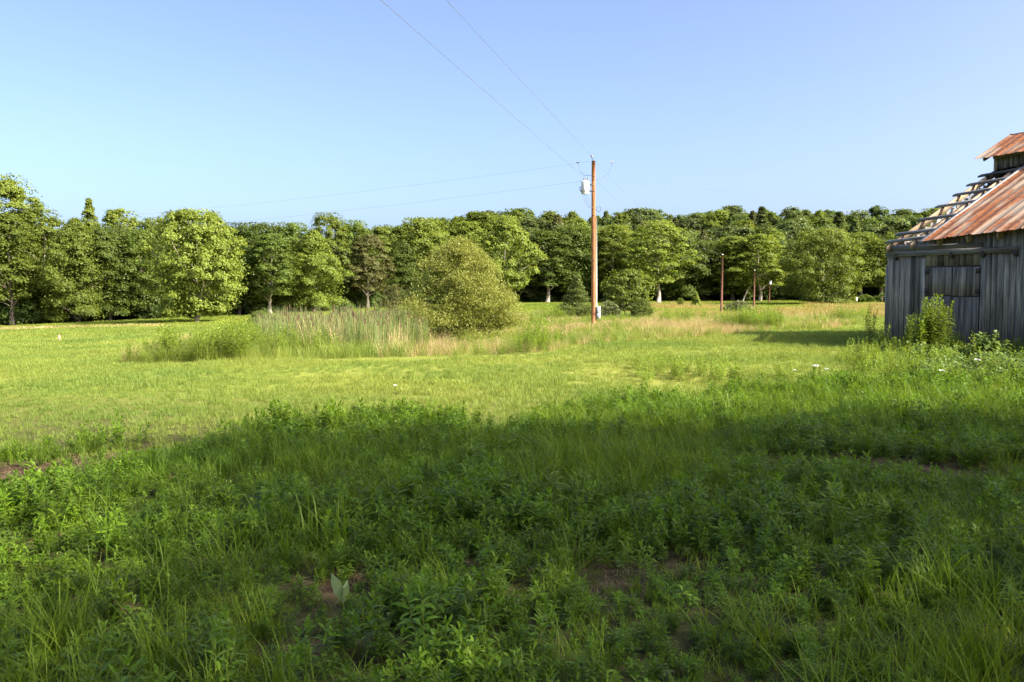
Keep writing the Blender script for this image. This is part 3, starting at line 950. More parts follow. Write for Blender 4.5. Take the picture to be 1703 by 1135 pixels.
TREES = [
    (2, 116, 284, 60, 'airy_a', 'leaf_pale', 'bark_pale', 'tallest tree, pale and airy, rising above the wood at its left end'),
    (14, 99, 352, 46, 'tall_b', 'leaf_mid', 'bark', 'green tree with a bare pale trunk at the left end of the meadow'),
    (72, 107, 343, 40, 'tall_a', 'leaf_mid', 'bark_pale', 'tree with pale limbs showing, just right of the bare-trunked left tree'),
    (128, 101, 362, 46, 'skirt_a', 'leaf_mid', 'bark_dark', 'full green tree leafy to the ground, above the marker stake'),
    (152, 117, 330, 32, 'plume_a', 'leaf_pale', 'bark', 'feathery plume-topped tree peaking above the marker stake'),
    (183, 104, 372, 40, 'round_b', 'leaf_dark', 'bark_dark', 'dark round tree right of the leafy-to-the-ground tree above the stake'),
    (205, 114, 345, 38, 'tall_a', 'leaf_pale', 'bark', 'light green treetop right of the plume-topped tree'),
    (236, 106, 378, 40, 'round_c', 'leaf_dark', 'bark', 'dark tree tucked against the left side of the big yellow-green sycamore'),
    (262, 114, 358, 36, 'round_a', 'leaf_mid', 'bark', 'green treetop showing left behind the big yellow-green sycamore'),
    (396, 113, 366, 40, 'round_b', 'leaf_deep', 'bark_dark', 'dark tree close behind the right side of the big yellow-green sycamore'),
    (432, 117, 366, 38, 'round_c', 'leaf_dark', 'bark_dark', 'dark tree standing above the small round bush'),
    (452, 111, 386, 36, 'tall_b', 'leaf_dark', 'bark_pale', 'dark-leaved tree with a sunlit pale trunk right of the small round bush'),
    (484, 119, 366, 40, 'round_a', 'leaf_dark', 'bark_dark', 'dark dense tree right of the sunlit pale trunk'),
    (522, 116, 382, 42, 'skirt_a', 'leaf_mid', 'bark', 'brighter green tree with low boughs behind the cattails'),
    (545, 128, 350, 34, 'airy_a', 'leaf_mid', 'bark', 'loose airy treetop sticking up above the cattails'),
    (588, 132, 362, 36, 'round_b', 'leaf_dark', 'bark', 'dark tree right of the low-boughed tree behind the cattails'),
    (614, 129, 388, 32, 'tall_b', 'leaf_olive', 'bark', 'olive-brown thin tree with bare inner branches in the wood edge'),
    (645, 141, 372, 38, 'round_c', 'leaf_mid', 'bark', 'green tree between the olive-brown tree and the willow bush'),
    (668, 138, 398, 36, 'skirt_a', 'leaf_dark', 'bark_dark', 'dark leafy tree just left of the willow bush'),
    (700, 141, 358, 42, 'fan' and 'round_a', 'leaf_pale', 'bark_pale', 'light green crown rising above the left shoulder of the willow bush'),
    (742, 146, 392, 38, 'round_b', 'leaf_mid', 'bark', 'green tree hidden low behind the willow bush'),
    (772, 152, 366, 38, 'tall_a', 'leaf_mid', 'bark', 'narrow green treetop above the middle of the willow bush'),
    (908, 158, 382, 40, 'tall_b', 'leaf_dark', 'bark_pale', 'dark tree with a pale bare trunk between the willow bush and the pole'),
    (950, 160, 372, 40, 'round_c', 'leaf_dark', 'bark', 'dark tree directly left of the tall utility pole'),
    (984, 166, 376, 38, 'round_a', 'leaf_pale', 'bark', 'light green tree directly behind the tall utility pole'),
    (1024, 162, 372, 40, 'tall_a', 'leaf_pale', 'bark_pale', 'light green tree directly right of the tall utility pole'),
    (1060, 166, 396, 36, 'round_b', 'leaf_deep', 'bark_dark', 'dark tree between the light tree by the pole and the bright one'),
    (1092, 152, 364, 44, 'airy_a', 'leaf_bright', 'bark_pale', 'bright yellow-green spreading tree midway between the tall pole and the reddish pole'),
    (1135, 165, 388, 40, 'skirt_a', 'leaf_dark', 'bark_dark', 'dark tree right of the bright yellow-green spreading tree'),
    (1172, 167, 398, 38, 'round_c', 'leaf_dark', 'bark_dark', 'dark tree just left of the reddish field pole'),
    (1218, 164, 392, 40, 'tall_a', 'leaf_mid', 'bark', 'green tree just right of the reddish field pole'),
    (1263, 160, 388, 38, 'tall_b', 'leaf_pale', 'bark_pale', 'light tree with forked pale limbs behind the thin dark red pole'),
    (1302, 166, 396, 34, 'round_b', 'leaf_dark', 'bark', 'dark tree left of the broad bright tree near the barn'),
    (1428, 160, 384, 38, 'airy_a', 'leaf_mid', 'bark_pale', 'green tree right of the broad bright tree near the barn'),
    (1462, 155, 398, 38, 'tall_b', 'leaf_mid', 'bark_pale', 'green tree with a thin pale trunk at the barn corner'),
    (1505, 160, 388, 44, 'round_a', 'leaf_dark', 'bark_dark', 'dark tree half hidden behind the left corner of the barn'),
]
for a in TREES:
    tree('deciduous_tree', *a)
hero('sycamore_tree', 325, 90, 344, 80, 101, .05, 'round', 110, 17000, .40, 'leaf_bright', 'bark_pale',
     'big yellow-green sycamore standing forward of the wood on the left', limbs=34, rc=(.15, .27), group='trees along the edge of the wood')
hero('sycamore_tree', 838, 112, 356, 50, 102, .20, 'tall', 75, 11000, .38, 'leaf_bright', 'bark_pale',
     'bright yellow-green tree with pale limbs behind the right side of the willow bush', limbs=30, rc=(.16, .28), group='trees along the edge of the wood')
hero('spreading_tree', 1370, 138, 378, 66, 103, .03, 'round', 100, 13000, .42, 'leaf_pale', 'bark_pale',
     'broad light green tree leafy to the ground, nearest the barn', limbs=30, rc=(.15, .27), group='trees along the edge of the wood')

# the willow bush at the wet hollow and other single shrubs
hero('willow_bush', 766, 35, 394, 108, 201, .0, 'peak', 84, 60000, .13, 'leaf_willow', 'bark',
     'large feathery yellow-green willow bush beside the cattails', 'bush', limbs=60, rc=(.16, .34), flat=.85, asp=.24, narrow=True, stems=6, rt=.16)
hero('cedar_tree', 960, 60, 458, 34, 202, .02, 'cone', 80, 9000, .13, 'leaf_cedar', 'bark_dark',
     'small dark green cedar just left of the tall utility pole', 'tree', limbs=30, rc=(.2, .32), asp=.4, narrow=True, flat=.7)
hero('hawthorn_tree', 1045, 66, 446, 46, 203, .16, 'round', 60, 6500, .17, 'leaf_mid', 'bark',
     'low wide dark tree just right of the tall utility pole', 'tree', limbs=30, rc=(.18, .3), flat=.5, stems=2, rt=.12)
SHRUBS = [
    ('shrub', 432, 72, 516, 22, 'leaf_shrub', 'small round olive bush right of the big sycamore'),
    ('shrub', 570, 62, 510, 18, 'leaf_grey', 'grey-green shrub behind the cattails'),
    ('shrub', 625, 62, 514, 14, 'leaf_grey', 'smaller grey-green shrub behind the cattails, nearer the willow bush'),
    ('shrub', 655, 56, 470, 34, 'leaf_olive', 'dull green shrub against the left side of the willow bush'),
    ('shrub', 1012, 62, 500, 20, 'leaf_grey', 'grey-green shrub at the foot of the tall pole beside the meter box'),
    ('shrub', 1068, 62, 496, 22, 'leaf_shrub', 'pale green shrub under the low wide dark tree'),
    ('shrub', 1232, 84, 500, 27, 'leaf_grey', 'low spreading shrub between the two reddish field poles'),
    ('shrub', 1480, 145, 484, 22, 'leaf_dark', 'dark low shrub at the foot of the wood by the barn corner'),
    ('shrub', 1440, 146, 490, 14, 'leaf_dark', 'small dark shrub beside the short white post'),
]
for i, (nm, px, D, top, hw, leaf, lb) in enumerate(SHRUBS):
    hero(nm, px, D, top, hw, 300 + i, .02, 'skirt', 34, 4200, .13 * D / 60, leaf, 'bark', lb, 'shrub', 'shrubs in the field',
         limbs=16, rc=(.22, .36), flat=.8, asp=.4, narrow=True, stems=4)
hero('sapling', 1157, 130, 484, 10, 330, .05, 'cone', 22, 1600, .24, 'leaf_bright', 'bark', 'small bright green sapling in the far field left of the reddish pole', 'tree', rc=(.25, .4))
hero('sapling', 1132, 135, 496, 6, 331, .05, 'round', 12, 700, .2, 'leaf_pale', 'bark', 'tiny pale sapling beside the small bright green sapling', 'tree', rc=(.25, .4))
# leaning dead snag
b = base(1234, 120)
sn = empty('dead_snag', b)
tag(sn, 'leaning bare grey dead snag behind the low spreading shrub', 'dead tree')
for pts, r_ in (([(0, 0, -.2), (.2, 0, 1.2), (.75, 0, 2.7)], (.10, .08, .05)), ([(.3, 0, 1.5), (.55, .1, 2.0), (1.4, .1, 3.4)], (.06, .05, .02))):
    V, P = tube(pts, r_, 6); obj('limb', Geo().add(V, P).mesh('limb', [M['bark_pale']], True), sn)

# trees behind the viewer that throw the foreground into shade; the last two are added to block sky light
SHADE = [(15.6, -.9, 15.4, 4.7), (20.5, -.4, 15.6, 4.8), (18.0, -7.0, 16.5, 5.8), (9.6, -3.6, 13.6, 4.4), (26.0, .6, 15.2, 4.6), (24.5, -7.5, 17.0, 5.5), (4.0, -8.5, 16.0, 5.5), (-6.5, -9.5, 15.5, 5.5)]
sl = ['shade tree beside the viewer, leafy maple', 'shade tree to the right of the viewer, full maple', 'large shade maple behind the viewer',
      'smaller shade maple close behind the viewer', 'outer shade maple toward the barn side', 'tall outer shade maple behind the row', 'unseen maple straight behind the viewer, added to block sky light', 'unseen maple behind the viewer on the left, added to block sky light']
c, t = make_tree(401, 14, 5, 3.0, 'round', 30, 10500, .28, None, limbs=24, rc=(.30, .46), flat=.9)
c2, t2_ = make_tree(402, 14, 5, 4.2, 'round', 14, 3600, .28, None, limbs=24, rc=(.26, .40), flat=.9)
cm2 = c2.mesh('crown_shade_thin', [M['leaf_mid']])
cm, tm = c.mesh('crown_shade', [M['leaf_mid']]), t.mesh('trunk_shade', [M['bark']], True)
for i, (x, y, h, r) in enumerate(SHADE):
    o = empty('maple_tree', (x, y, float(gz(x, y))), i * 2.1)
    o.scale = (r / 5, r / 5, h / 14)
    tag(o, sl[i], 'tree', 'maples shading the foreground')
    obj('trunk', tm, o); obj('crown', cm2 if i in (2, 3, 5, 6, 7) else cm, o)

# ------------------------------------------------------------------ scattering of uncountable growth
def scatter(name, label, cat, P, rot, scl, idx, protos):
    """points with attributes; geometry nodes set one plant of the collection on each"""
    pc = bpy.data.collections.new(name + '_kinds')
    for i, me in enumerate(protos):
        pc.objects.link(bpy.data.objects.new('%s_kind_%02d' % (name, i), me))
    me = bpy.data.meshes.new(name)
    n = len(P)
    me.vertices.add(n)
    me.vertices.foreach_set('co', np.asarray(P, np.float32).ravel())
    for nm, ty, arr in (('rot', 'FLOAT_VECTOR', rot), ('scl', 'FLOAT_VECTOR', scl)):
        a = me.attributes.new(nm, ty, 'POINT'); a.data.foreach_set('vector', np.asarray(arr, np.float32).ravel())
    a = me.attributes.new('idx', 'INT', 'POINT'); a.data.foreach_set('value', np.asarray(idx, np.int32))
    o = obj(name, me)
    tag(o, label, cat, kind='stuff')
    ng = bpy.data.node_groups.new(name, 'GeometryNodeTree')
    ng.interface.new_socket('Geometry', in_out='INPUT', socket_type='NodeSocketGeometry')
    ng.interface.new_socket('Geometry', in_out='OUTPUT', socket_type='NodeSocketGeometry')
    gi, go = ng.nodes.new('NodeGroupInput'), ng.nodes.new('NodeGroupOutput')
    ip = ng.nodes.new('GeometryNodeInstanceOnPoints')
    ci = ng.nodes.new('GeometryNodeCollectionInfo')
    ci.inputs['Collection'].default_value = pc
    ci.inputs['Separate Children'].default_value = True
    ci.inputs['Reset Children'].default_value = True
    ip.inputs['Pick Instance'].default_value = True
    def attr(nm, ty):
        k = ng.nodes.new('GeometryNodeInputNamedAttribute'); k.data_type = ty; k.inputs[0].default_value = nm
        return k.outputs[0]
    er = ng.nodes.new('FunctionNodeEulerToRotation')
    L = ng.links.new
    L(gi.outputs[0], ip.inputs['Points']); L(ci.outputs[0], ip.inputs['Instance'])
    L(attr('idx', 'INT'), ip.inputs['Instance Index'])
    L(attr('rot', 'FLOAT_VECTOR'), er.inputs[0]); L(er.outputs[0], ip.inputs['Rotation'])
    L(attr('scl', 'FLOAT_VECTOR'), ip.inputs['Scale'])
    L(ip.outputs[0], go.inputs[0])
    md = o.modifiers.new('scatter', 'NODES'); md.node_group = ng
    return o

RG = np.random.default_rng(9)
def rots(n, tilt=.12):
    return np.stack([RG.normal(size=n) * tilt, RG.normal(size=n) * tilt, RG.uniform(0, 6.283, n)], -1)
def wedge(n_per, y0, y1, u=.72, pad=2.5):
    """random ground points in the seen wedge with a margin, n_per per square metre"""
    area = u * (y1 ** 2 - y0 ** 2) + 2 * pad * (y1 - y0)
    n = int(area * n_per)
    y = y0 + (y1 - y0) * RG.random(int(n * 2.6)); w = u * y + pad
    keep = RG.random(len(y)) < w / (u * y1 + pad)
    y = y[keep][:n]; w = w[keep][:n]
    return w * RG.uniform(-1, 1, len(y)), y

# mass of wood behind the front trees and up the hill
wp = []
for key in ('round_a', 'round_b', 'round_c', 'tall_a', 'skirt_a', 'plume_a'):
    sd = 500 + len(wp)
    kind = {'round_a': 'round', 'round_b': 'round', 'round_c': 'tall', 'tall_a': 'tall', 'skirt_a': 'skirt', 'plume_a': 'cone'}[key]
    for leaf, ls in (('leaf_hill', .60), (('leaf_dark', 'leaf_hill', 'leaf_mid', 'leaf_deep', 'leaf_mid', 'leaf_olive')[len(wp) // 2], .60)):
        c, t = make_tree(sd + len(wp), 14, 4.4 if kind != 'cone' else 3.2, 1.5, kind, 34, 2600, ls * 1.25, None, limbs=6, rc=(.22, .36))
        gg = Geo()
        gg.add(np.concatenate(c.V), [p for p, _ in c.P], 0)
        tv = np.concatenate(t.V); gg.add(tv, [p for p, _ in t.P], 1)
        wp.append(gg.mesh('wood_kind', [M[leaf], M['bark_dark']]))
P_, S_, R_, I_ = [], [], [], []
def wood_fill(y0, y1, step, hmin, hmax, cond):
    for y in np.arange(y0, y1, step * .8):
        for x in np.arange(-.78 * y, .78 * y, step):
            xx, yy = x + RG.uniform(-.45, .45) * step, y + RG.uniform(-.4, .4) * step
            if not cond(xx, yy): continue
            s = RG.uniform(hmin, hmax) / 14 * (.78 + .44 * vnoise(xx, yy, 26, 44))
            w = s * RG.uniform(1.0, 1.7)
            P_.append((xx, yy, float(gz(xx, yy)) - .2)); S_.append((w, w, s)); R_.append((0, 0, RG.uniform(0, 6.28))); I_.append(RG.integers(0, len(wp)))
wood_fill(98, 200, 6.0, 9.5, 13.0, lambda x, y: edge_dist(x, y) + 7 < y < edge_dist(x, y) + 40)
wood_fill(195, 330, 6.8, 8.5, 14.0, lambda x, y: y > edge_dist(x, y) + 36 and x / y > -.30)
wood_fill(140, 200, 8.0, 11.5, 14.5, lambda x, y: y > edge_dist(x, y) + 36 and x / y <= -.26)
scatter('woodland', 'dark green wood filling the slope and hilltop behind the meadow trees', 'woodland', P_, R_, S_, I_, wp)

# dark undergrowth at the foot of the wood
up = []
for i in range(3):
    c, t = make_tree(540 + i, 3.0, 2.2, .1, 'skirt', 22, 700, .55, None, limbs=3, rc=(.28, .42))
    up.append(Geo().add(np.concatenate(c.V), [p for p, _ in c.P]).mesh('under_kind', [M['leaf_deep']]))
P_, S_, R_, I_ = [], [], [], []
for px in np.arange(-60, 1560, 7.0):
    for k_ in range(2):
        D = float(np.interp(px, _EB, _ED)) + RG.uniform(3.5, 14)
        p = base(px + RG.uniform(-4, 4), D)
        if RG.random() < .55:
            s = RG.uniform(.4, 1.15)
            P_.append(tuple(p)); S_.append((s, s, s * RG.uniform(.6, 1.2))); R_.append((0, 0, RG.uniform(0, 6.28))); I_.append(RG.integers(0, 3))
scatter('undergrowth', 'dark undergrowth between the trunks at the foot of the wood', 'undergrowth', P_, R_, S_, I_, up)

# ---- plant kinds
def blades(rng, n, h, spread, width, bend=.5, seg=3, lean=.35, hv=.35):
    """n curved tapering grass blades as ribbons"""
    g = Geo()
    r0 = spread * np.sqrt(rng.random(n)); a0 = rng.uniform(0, 6.283, n)
    bx_, by_ = r0 * np.cos(a0), r0 * np.sin(a0)
    L = h * (1 + rng.uniform(-hv, hv, n))
    az = rng.uniform(0, 6.283, n)
    ln = np.abs(rng.normal(size=n)) * lean
    bd = rng.uniform(.2, 1, n) * bend
    wd = width * rng.uniform(.6, 1.3, n)
    tt = np.linspace(0, 1, seg + 1)
    side = np.stack([-np.sin(az + rng.normal(size=n) * .5), np.cos(az), np.zeros(n)], -1)
    pts = []
    for t in tt:
        ang = ln + bd * t * 1.5
        hor = L * (np.sin(ln) * t + bd * t * t * .55)
        z = L * (t * np.cos(ln * .8) - .33 * bd * t ** 2.4)
        pts.append(np.stack([bx_ + np.cos(az) * hor, by_ + np.sin(az) * hor, np.maximum(z, .004)], -1))
    rows = []
    for k_, t in enumerate(tt[:-1]):
        w = wd * (1 - t) ** .6 * .5
        rows += [pts[k_] - side * w[:, None], pts[k_] + side * w[:, None]]
    rows.append(pts[-1])
    m_ = 2 * seg + 1
    V = np.stack(rows, 1)
    o = np.arange(n)[:, None] * m_
    Q = [o + np.array([[2 * k_, 2 * k_ + 1, 2 * k_ + 3, 2 * k_ + 2]]) for k_ in range(seg - 1)]
    T = o + np.array([[2 * seg - 2, 2 * seg - 1, 2 * seg]])
    g.add(V.reshape(-1, 3), Q + [T])
    return g

def lance(base_, dirs, up, L, W, droop, g, mi=0):
    """lance-shaped leaves: 6 points each, folded and drooping"""
    d = unit(dirs); s = unit(np.cross(d, up)); n_ = np.cross(s, d)
    pts = []
    for t, w in ((0, 0), (.3, .5), (.65, .42), (1, 0)):
        c = base_ + d * (L * t)[:, None] - np.array([0, 0, 1.]) * (L * droop * t * t)[:, None]
        if w == 0: pts.append(c)
        else:
            fold = n_ * (W * .12)[:, None]
            pts += [c - s * (W * w)[:, None] + fold, c + s * (W * w)[:, None] + fold]
    V = np.stack(pts, 1)
    o = np.arange(len(L))[:, None] * 6
    g.add(V.reshape(-1, 3), [o + np.array([[0, 2, 1]]), o + np.array([[1, 2, 4, 3]]), o + np.array([[3, 4, 5]])], mi)

def forb(rng, stems, h, nleaf, L, W, spread=.05, lean=.15, droop=.35, up=.45, tuft=True):
    g = Geo()
    for s in range(stems):
        H = h * rng.uniform(.7, 1.1)
        a = rng.uniform(0, 6.28); b0 = np.array([math.cos(a), math.sin(a), 0]) * spread * rng.random()
        ld = np.array([math.cos(a), math.sin(a), 0]) * lean * rng.uniform(.2, 1)
        t = np.linspace(.12, 1, nleaf) ** .85
        C = b0 + ld * (H * t ** 1.3)[:, None] + np.array([0, 0, 1.]) * (H * t)[:, None]
        V, P = tube(np.stack([b0, b0 + ld * H * .4 + [0, 0, H * .5], b0 + ld * H + [0, 0, H]]), [.0032, .0026, .001], 3, cap=False)
        g.add(V, P, 1)
        az = np.arange(nleaf) * 2.4 + rng.uniform(0, 6) + rng.normal(size=nleaf) * .3
        el = up + .75 * np.clip((t - .75) / .25, 0, 1) + rng.normal(size=nleaf) * .18
        d = np.stack([np.cos(az) * np.cos(el), np.sin(az) * np.cos(el), np.sin(el)], -1)
        LL = L * (.65 + .6 * np.sin(math.pi * np.clip(t * .9 + .05, 0, 1))) * rng.uniform(.75, 1.2, nleaf)
        lance(C, d, np.array([0, 0, 1.]) + rng.normal(size=(nleaf, 3)) * .2, LL, W * LL / L, droop * rng.uniform(.4, 1.4, nleaf), g)
    return g

rp = np.random.default_rng(21)
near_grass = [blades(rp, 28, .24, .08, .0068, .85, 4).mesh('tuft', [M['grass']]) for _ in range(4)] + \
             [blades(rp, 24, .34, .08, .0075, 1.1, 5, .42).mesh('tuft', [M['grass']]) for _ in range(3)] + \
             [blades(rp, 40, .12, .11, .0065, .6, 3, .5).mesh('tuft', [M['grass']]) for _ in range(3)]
near_straw = [blades(rp, 16, .11, .14, .005, .3, 3, 1.5).mesh('litter', [M['straw_brown']]) for _ in range(3)] + \
             [blades(rp, 4, .2, .1, .004, .8, 4, 1.2).mesh('litter', [M['straw']]) for _ in range(1)]
near_forb = [forb(rp, 2, .40, 24, .115, .025).mesh('forb', [M['forb'], M['stem']]) for _ in range(4)] + \
            [forb(rp, 3, .30, 18, .105, .027, .06, .35).mesh('forb', [M['forb'], M['stem']]) for _ in range(4)] + \
            [forb(rp, 4, .22, 15, .075, .017, .08, .5).mesh('forb', [M['forb'], M['stem']]) for _ in range(3)] + \
            [forb(rp, 2, .16, 9, .075, .038, .05, .5, .5, .3).mesh('forb', [M['broad'], M['stem']]) for _ in range(2)]
lawn = [blades(rp, 46, .085, .15, .0090, .6, 3, .6).mesh('lawn', [M['grass_lawn']]) for _ in range(4)] + \
       [blades(rp, 30, .15, .12, .0075, .7, 3, .45).mesh('lawn', [M['grass_lawn']]) for _ in range(3)]
mid_lawn = [blades(rp, 60, .12, .30, .016, .6, 2, .5).mesh('lawn', [M['grass_lawn']]) for _ in range(4)]
far_lawn = [blades(rp, 70, .17, .9, .05, .6, 2, .5).mesh('field', [M['grass_field']]) for _ in range(4)]
far_seed = [blades(rp, 60, .42, .9, .03, .4, 2, .3).mesh('seed', [M['grass_seed']]) for _ in range(3)]
rough_g = [blades(rp, 46, .75, .28, .013, .7, 3, .25).mesh('rough', [M['grass_lawn']]) for _ in range(3)] + \
          [blades(rp, 40, .85, .28, .011, .6, 3, .25).mesh('rough', [M['straw']]) for _ in range(2)] + \
          [blades(rp, 36, .6, .26, .012, .6, 3, .3).mesh('rough', [M['grass_seed']]) for _ in range(1)]
rough_f = [forb(rp, 7, .95, 26, .13, .028, .30, .2).mesh('tallforb', [M['forb_tall'], M['stem']]) for _ in range(4)]
weed_f = [forb(rp, 5, .55, 22, .11, .026, .16, .25).mesh('weed', [M['forb_tall'], M['stem']]) for _ in range(4)]
broad_f = [forb(rp, 5, .55, 12, .17, .11, .22, .4, .5, .25).mesh('broad', [M['broad'], M['stem']]) for _ in range(3)]

def low(x, y):
    """plants stay short around the trodden soil"""
    m = np.maximum(soil_mask(x, y + .35), soil_mask(x, y + .8))
    return 1 - .55 * np.clip(m * 1.3, 0, 1)
def Z(x, y): return np.stack([x, y, gz(x, y) - soil_mask(x, y) * .03], -1)
def s3(s, zv=.2):
    return np.stack([s, s, s * RG.uniform(1 - zv, 1 + zv, len(s))], -1)

# zones on the ground, as outlines
def clear_bush(x, y):
    """growth stays low round the foot of the willow"""
    return 1 - .62 * np.exp(-((x + 2.0) / 2.6) ** 2) * ((y > 27) & (y < 36.5))
def zone(pts): return [tuple(gpt(*p)[:2]) for p in pts]
ROUGH = zone([(205, 606), (300, 607), (480, 598), (640, 603), (760, 597), (900, 590), (985, 575), (1100, 566), (1200, 560), (1290, 553), (1380, 548),
              (1440, 540), (1440, 532), (1200, 530), (1060, 530), (900, 525), (720, 540), (540, 543), (420, 548), (290, 568)])
CATT = zone([(425, 575), (520, 590), (640, 592), (715, 580), (700, 553), (640, 548), (520, 550), (440, 556)])
WEEDS = zone([(1400, 600), (1440, 635), (1560, 645), (1760, 655), (1760, 560), (1500, 575), (1430, 572)])
LAWNY = 12.4
BARN_IN = [tuple((Matrix.Rotation(W_ANG, 2) @ Vector(p)) + Vector((BC[0], BC[1]))) for p in ((-.05, -.05), (BL, -.05), (BL, BD), (-.05, BD))]
def free(x, y): return ~inpoly(x, y, BARN_IN)

def shade_edge(x, y):
    """where the unmown growth of the yard gives way to the mown grass"""
    return np.interp(x, [-9, -5.5, -3, 0, 3, 6, 9, 13], [6.2, 7.8, 9.6, 10.4, 13.0, 15.5, 15.5, 15.0]) + (vnoise(x, y, 1.6, 7) - .5) * 1.6

def gdom(x, y):
    """share of long grass against leafy weeds"""
    px, d = x / np.maximum(y, .5), y
    g_ = (vnoise(x, y, 1.5, 33) - .5) * 1.2 - .02
    g_ += .55 * np.clip((5.6 - d) / 1.2, 0, 1) * np.clip((-.18 - px) / .12, 0, 1)
    g_ += .45 * np.clip((5.0 - d) / 1.0, 0, 1) * np.clip((px - .36) / .1, 0, 1)
    g_ += .30 * np.clip((4.6 - d) / .8, 0, 1) * np.exp(-((px + .03) / .1) ** 2)
    return np.clip(g_, 0, 1)
# foreground grass
x, y = wedge(100, 2.0, 17.5)
s_ = soil_mask(x, y); yd = y < shade_edge(x, y)
den = np.clip(.25 + 1.6 * gdom(x, y), .22, 1.0)
k_ = (RG.random(len(x)) > s_ * 1.15) & yd & (RG.random(len(x)) < den)
x, y = x[k_], y[k_]
tall = vnoise(x, y, 1.0, 4) + .25 * (y < 5)
ix = np.where(RG.random(len(x)) < .3, RG.integers(7, 10, len(x)), np.where(tall > .62, RG.integers(4, 7, len(x)), RG.integers(0, 4, len(x))))
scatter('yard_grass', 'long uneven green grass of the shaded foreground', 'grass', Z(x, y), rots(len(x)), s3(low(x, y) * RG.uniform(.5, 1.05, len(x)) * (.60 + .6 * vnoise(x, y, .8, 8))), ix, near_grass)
# foreground weeds
x, y = wedge(125, 2.0, 18.5)
s_ = soil_mask(x, y); yd = y < shade_edge(x, y) + .3
nz = vnoise(x, y, .8, 12)
k_ = (RG.random(len(x)) > s_ * 1.05) & yd & (RG.random(len(x)) < (1.0 - 1.25 * gdom(x, y)) * np.clip(.35 + 1.3 * nz, 0, 1))
x, y = x[k_], y[k_]
scatter('yard_weeds', 'leafy green weeds crowding the shaded foreground', 'weeds', Z(x, y), rots(len(x), .15), s3(low(x, y) * RG.uniform(.42, .85, len(x)) * (.45 + .6 * vnoise(x, y, 1.1, 31)) * np.interp(y, [2, 4, 7], [.78, .9, 1.05])), RG.integers(0, len(near_forb), len(x)), near_forb)
# low sprouts and short grass that creep over everything
x, y = wedge(70, 2.0, 12)
k_ = (y < shade_edge(x, y)) & (RG.random(len(x)) > soil_mask(x, y) * .72)
x, y = x[k_], y[k_]
scatter('ground_cover', 'low sprouts and short grass creeping between the foreground weeds', 'ground cover', Z(x, y), rots(len(x), .2), s3(RG.uniform(.25, .55, len(x))), RG.integers(0, 6, len(x)), near_grass[7:] + near_forb[-5:-2])
# straw and litter on bare soil
x, y = wedge(170, 2.2, 16)
s_ = soil_mask(x, y)
k_ = (RG.random(len(x)) < .025 + s_ * 1.2) & (y < shade_edge(x, y))
x, y = x[k_], y[k_]
scatter('dry_litter', 'dry brown straw lying on the bare soil patches', 'straw', Z(x, y), rots(len(x), .06), s3(RG.uniform(.4, 1.0, len(x))) * np.array([1, 1, .22]), RG.integers(0, len(near_straw), len(x)), near_straw)
# sunlit short grass, near then mid
x, y = wedge(44, 5.5, 36)
k_ = (y > shade_edge(x, y) - .6) & free(x, y) & ~inpoly(x, y, ROUGH)
x, y = x[k_], y[k_]
k_ = RG.random(len(x)) < np.clip(16 / y, 0, 1) ** .7
x, y = x[k_], y[k_]
hh = (.40 + .55 * vnoise(x, y, 2.2, 13)) * (1 + .02 * (y - 10).clip(0))
ix = np.where((x > 2 + (y - 12) * .1) & (y < 19), RG.integers(3, 7, len(x)), RG.integers(0, 6, len(x)))
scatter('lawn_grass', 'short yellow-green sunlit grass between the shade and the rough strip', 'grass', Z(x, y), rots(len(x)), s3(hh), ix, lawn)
x, y = wedge(7, 26, 80)
k_ = free(x, y) & ~inpoly(x, y, ROUGH) & (RG.random(len(x)) < np.clip(38 / y, 0, 1))
x, y = x[k_], y[k_]
scatter('meadow_grass', 'mown yellow-green grass of the middle meadow', 'grass', Z(x, y), rots(len(x)), s3((.7 + .6 * vnoise(x, y, 5, 14)) * (y / 40).clip(.8, 1.6)), RG.integers(0, 4, len(x)), mid_lawn)
x, y = wedge(1.3, 60, 172)
k_ = (y < edge_dist(x, y) + 1) & free(x, y)
x, y = x[k_], y[k_]
scatter('field_grass', 'light green grass of the far field in front of the wood', 'grass', Z(x, y), rots(len(x), .05), s3(.6 + .7 * vnoise(x, y, 9, 15)), RG.integers(0, 4, len(x)), far_lawn)
# reddish seed heads in the right of the far field
x, y = wedge(1.6, 62, 150)
u_ = x / y
k_ = (u_ > .10) & (RG.random(len(x)) < np.clip((vnoise(x, y / 1.5, 12, 16) - .30) * 2.2 * np.clip((u_ - .10) / .12, 0, 1), 0, 1)) & (y < edge_dist(x, y) - 22 + 10 * vnoise(x, y, 20, 6))
x, y = x[k_], y[k_]
scatter('seeding_grass', 'reddish tan seed heads over the right side of the far field', 'grass', Z(x, y), rots(len(x), .05), s3(.6 + .6 * vnoise(x, y, 7, 17)), RG.integers(0, 3, len(x)), far_seed)
# pale strip of cut hay before the left trees
HAY = zone([(-60, 553), (130, 549), (285, 545), (285, 541), (130, 544), (-60, 547)])
x, y = wedge(2.2, 60, 105)
k_ = inpoly(x, y, HAY) & (vnoise(x, y, 6, 51) > .35)
x, y = x[k_], y[k_]
hay = [blades(rp, 60, .22, .9, .04, .6, 2, .9).mesh('hay', [M['straw']]) for _ in range(2)]
scatter('cut_hay', 'pale strip of cut hay lying before the trees at the left', 'hay', Z(x, y), rots(len(x), .05), s3(.6 + .6 * vnoise(x, y, 7, 17)), RG.integers(0, 2, len(x)), hay)
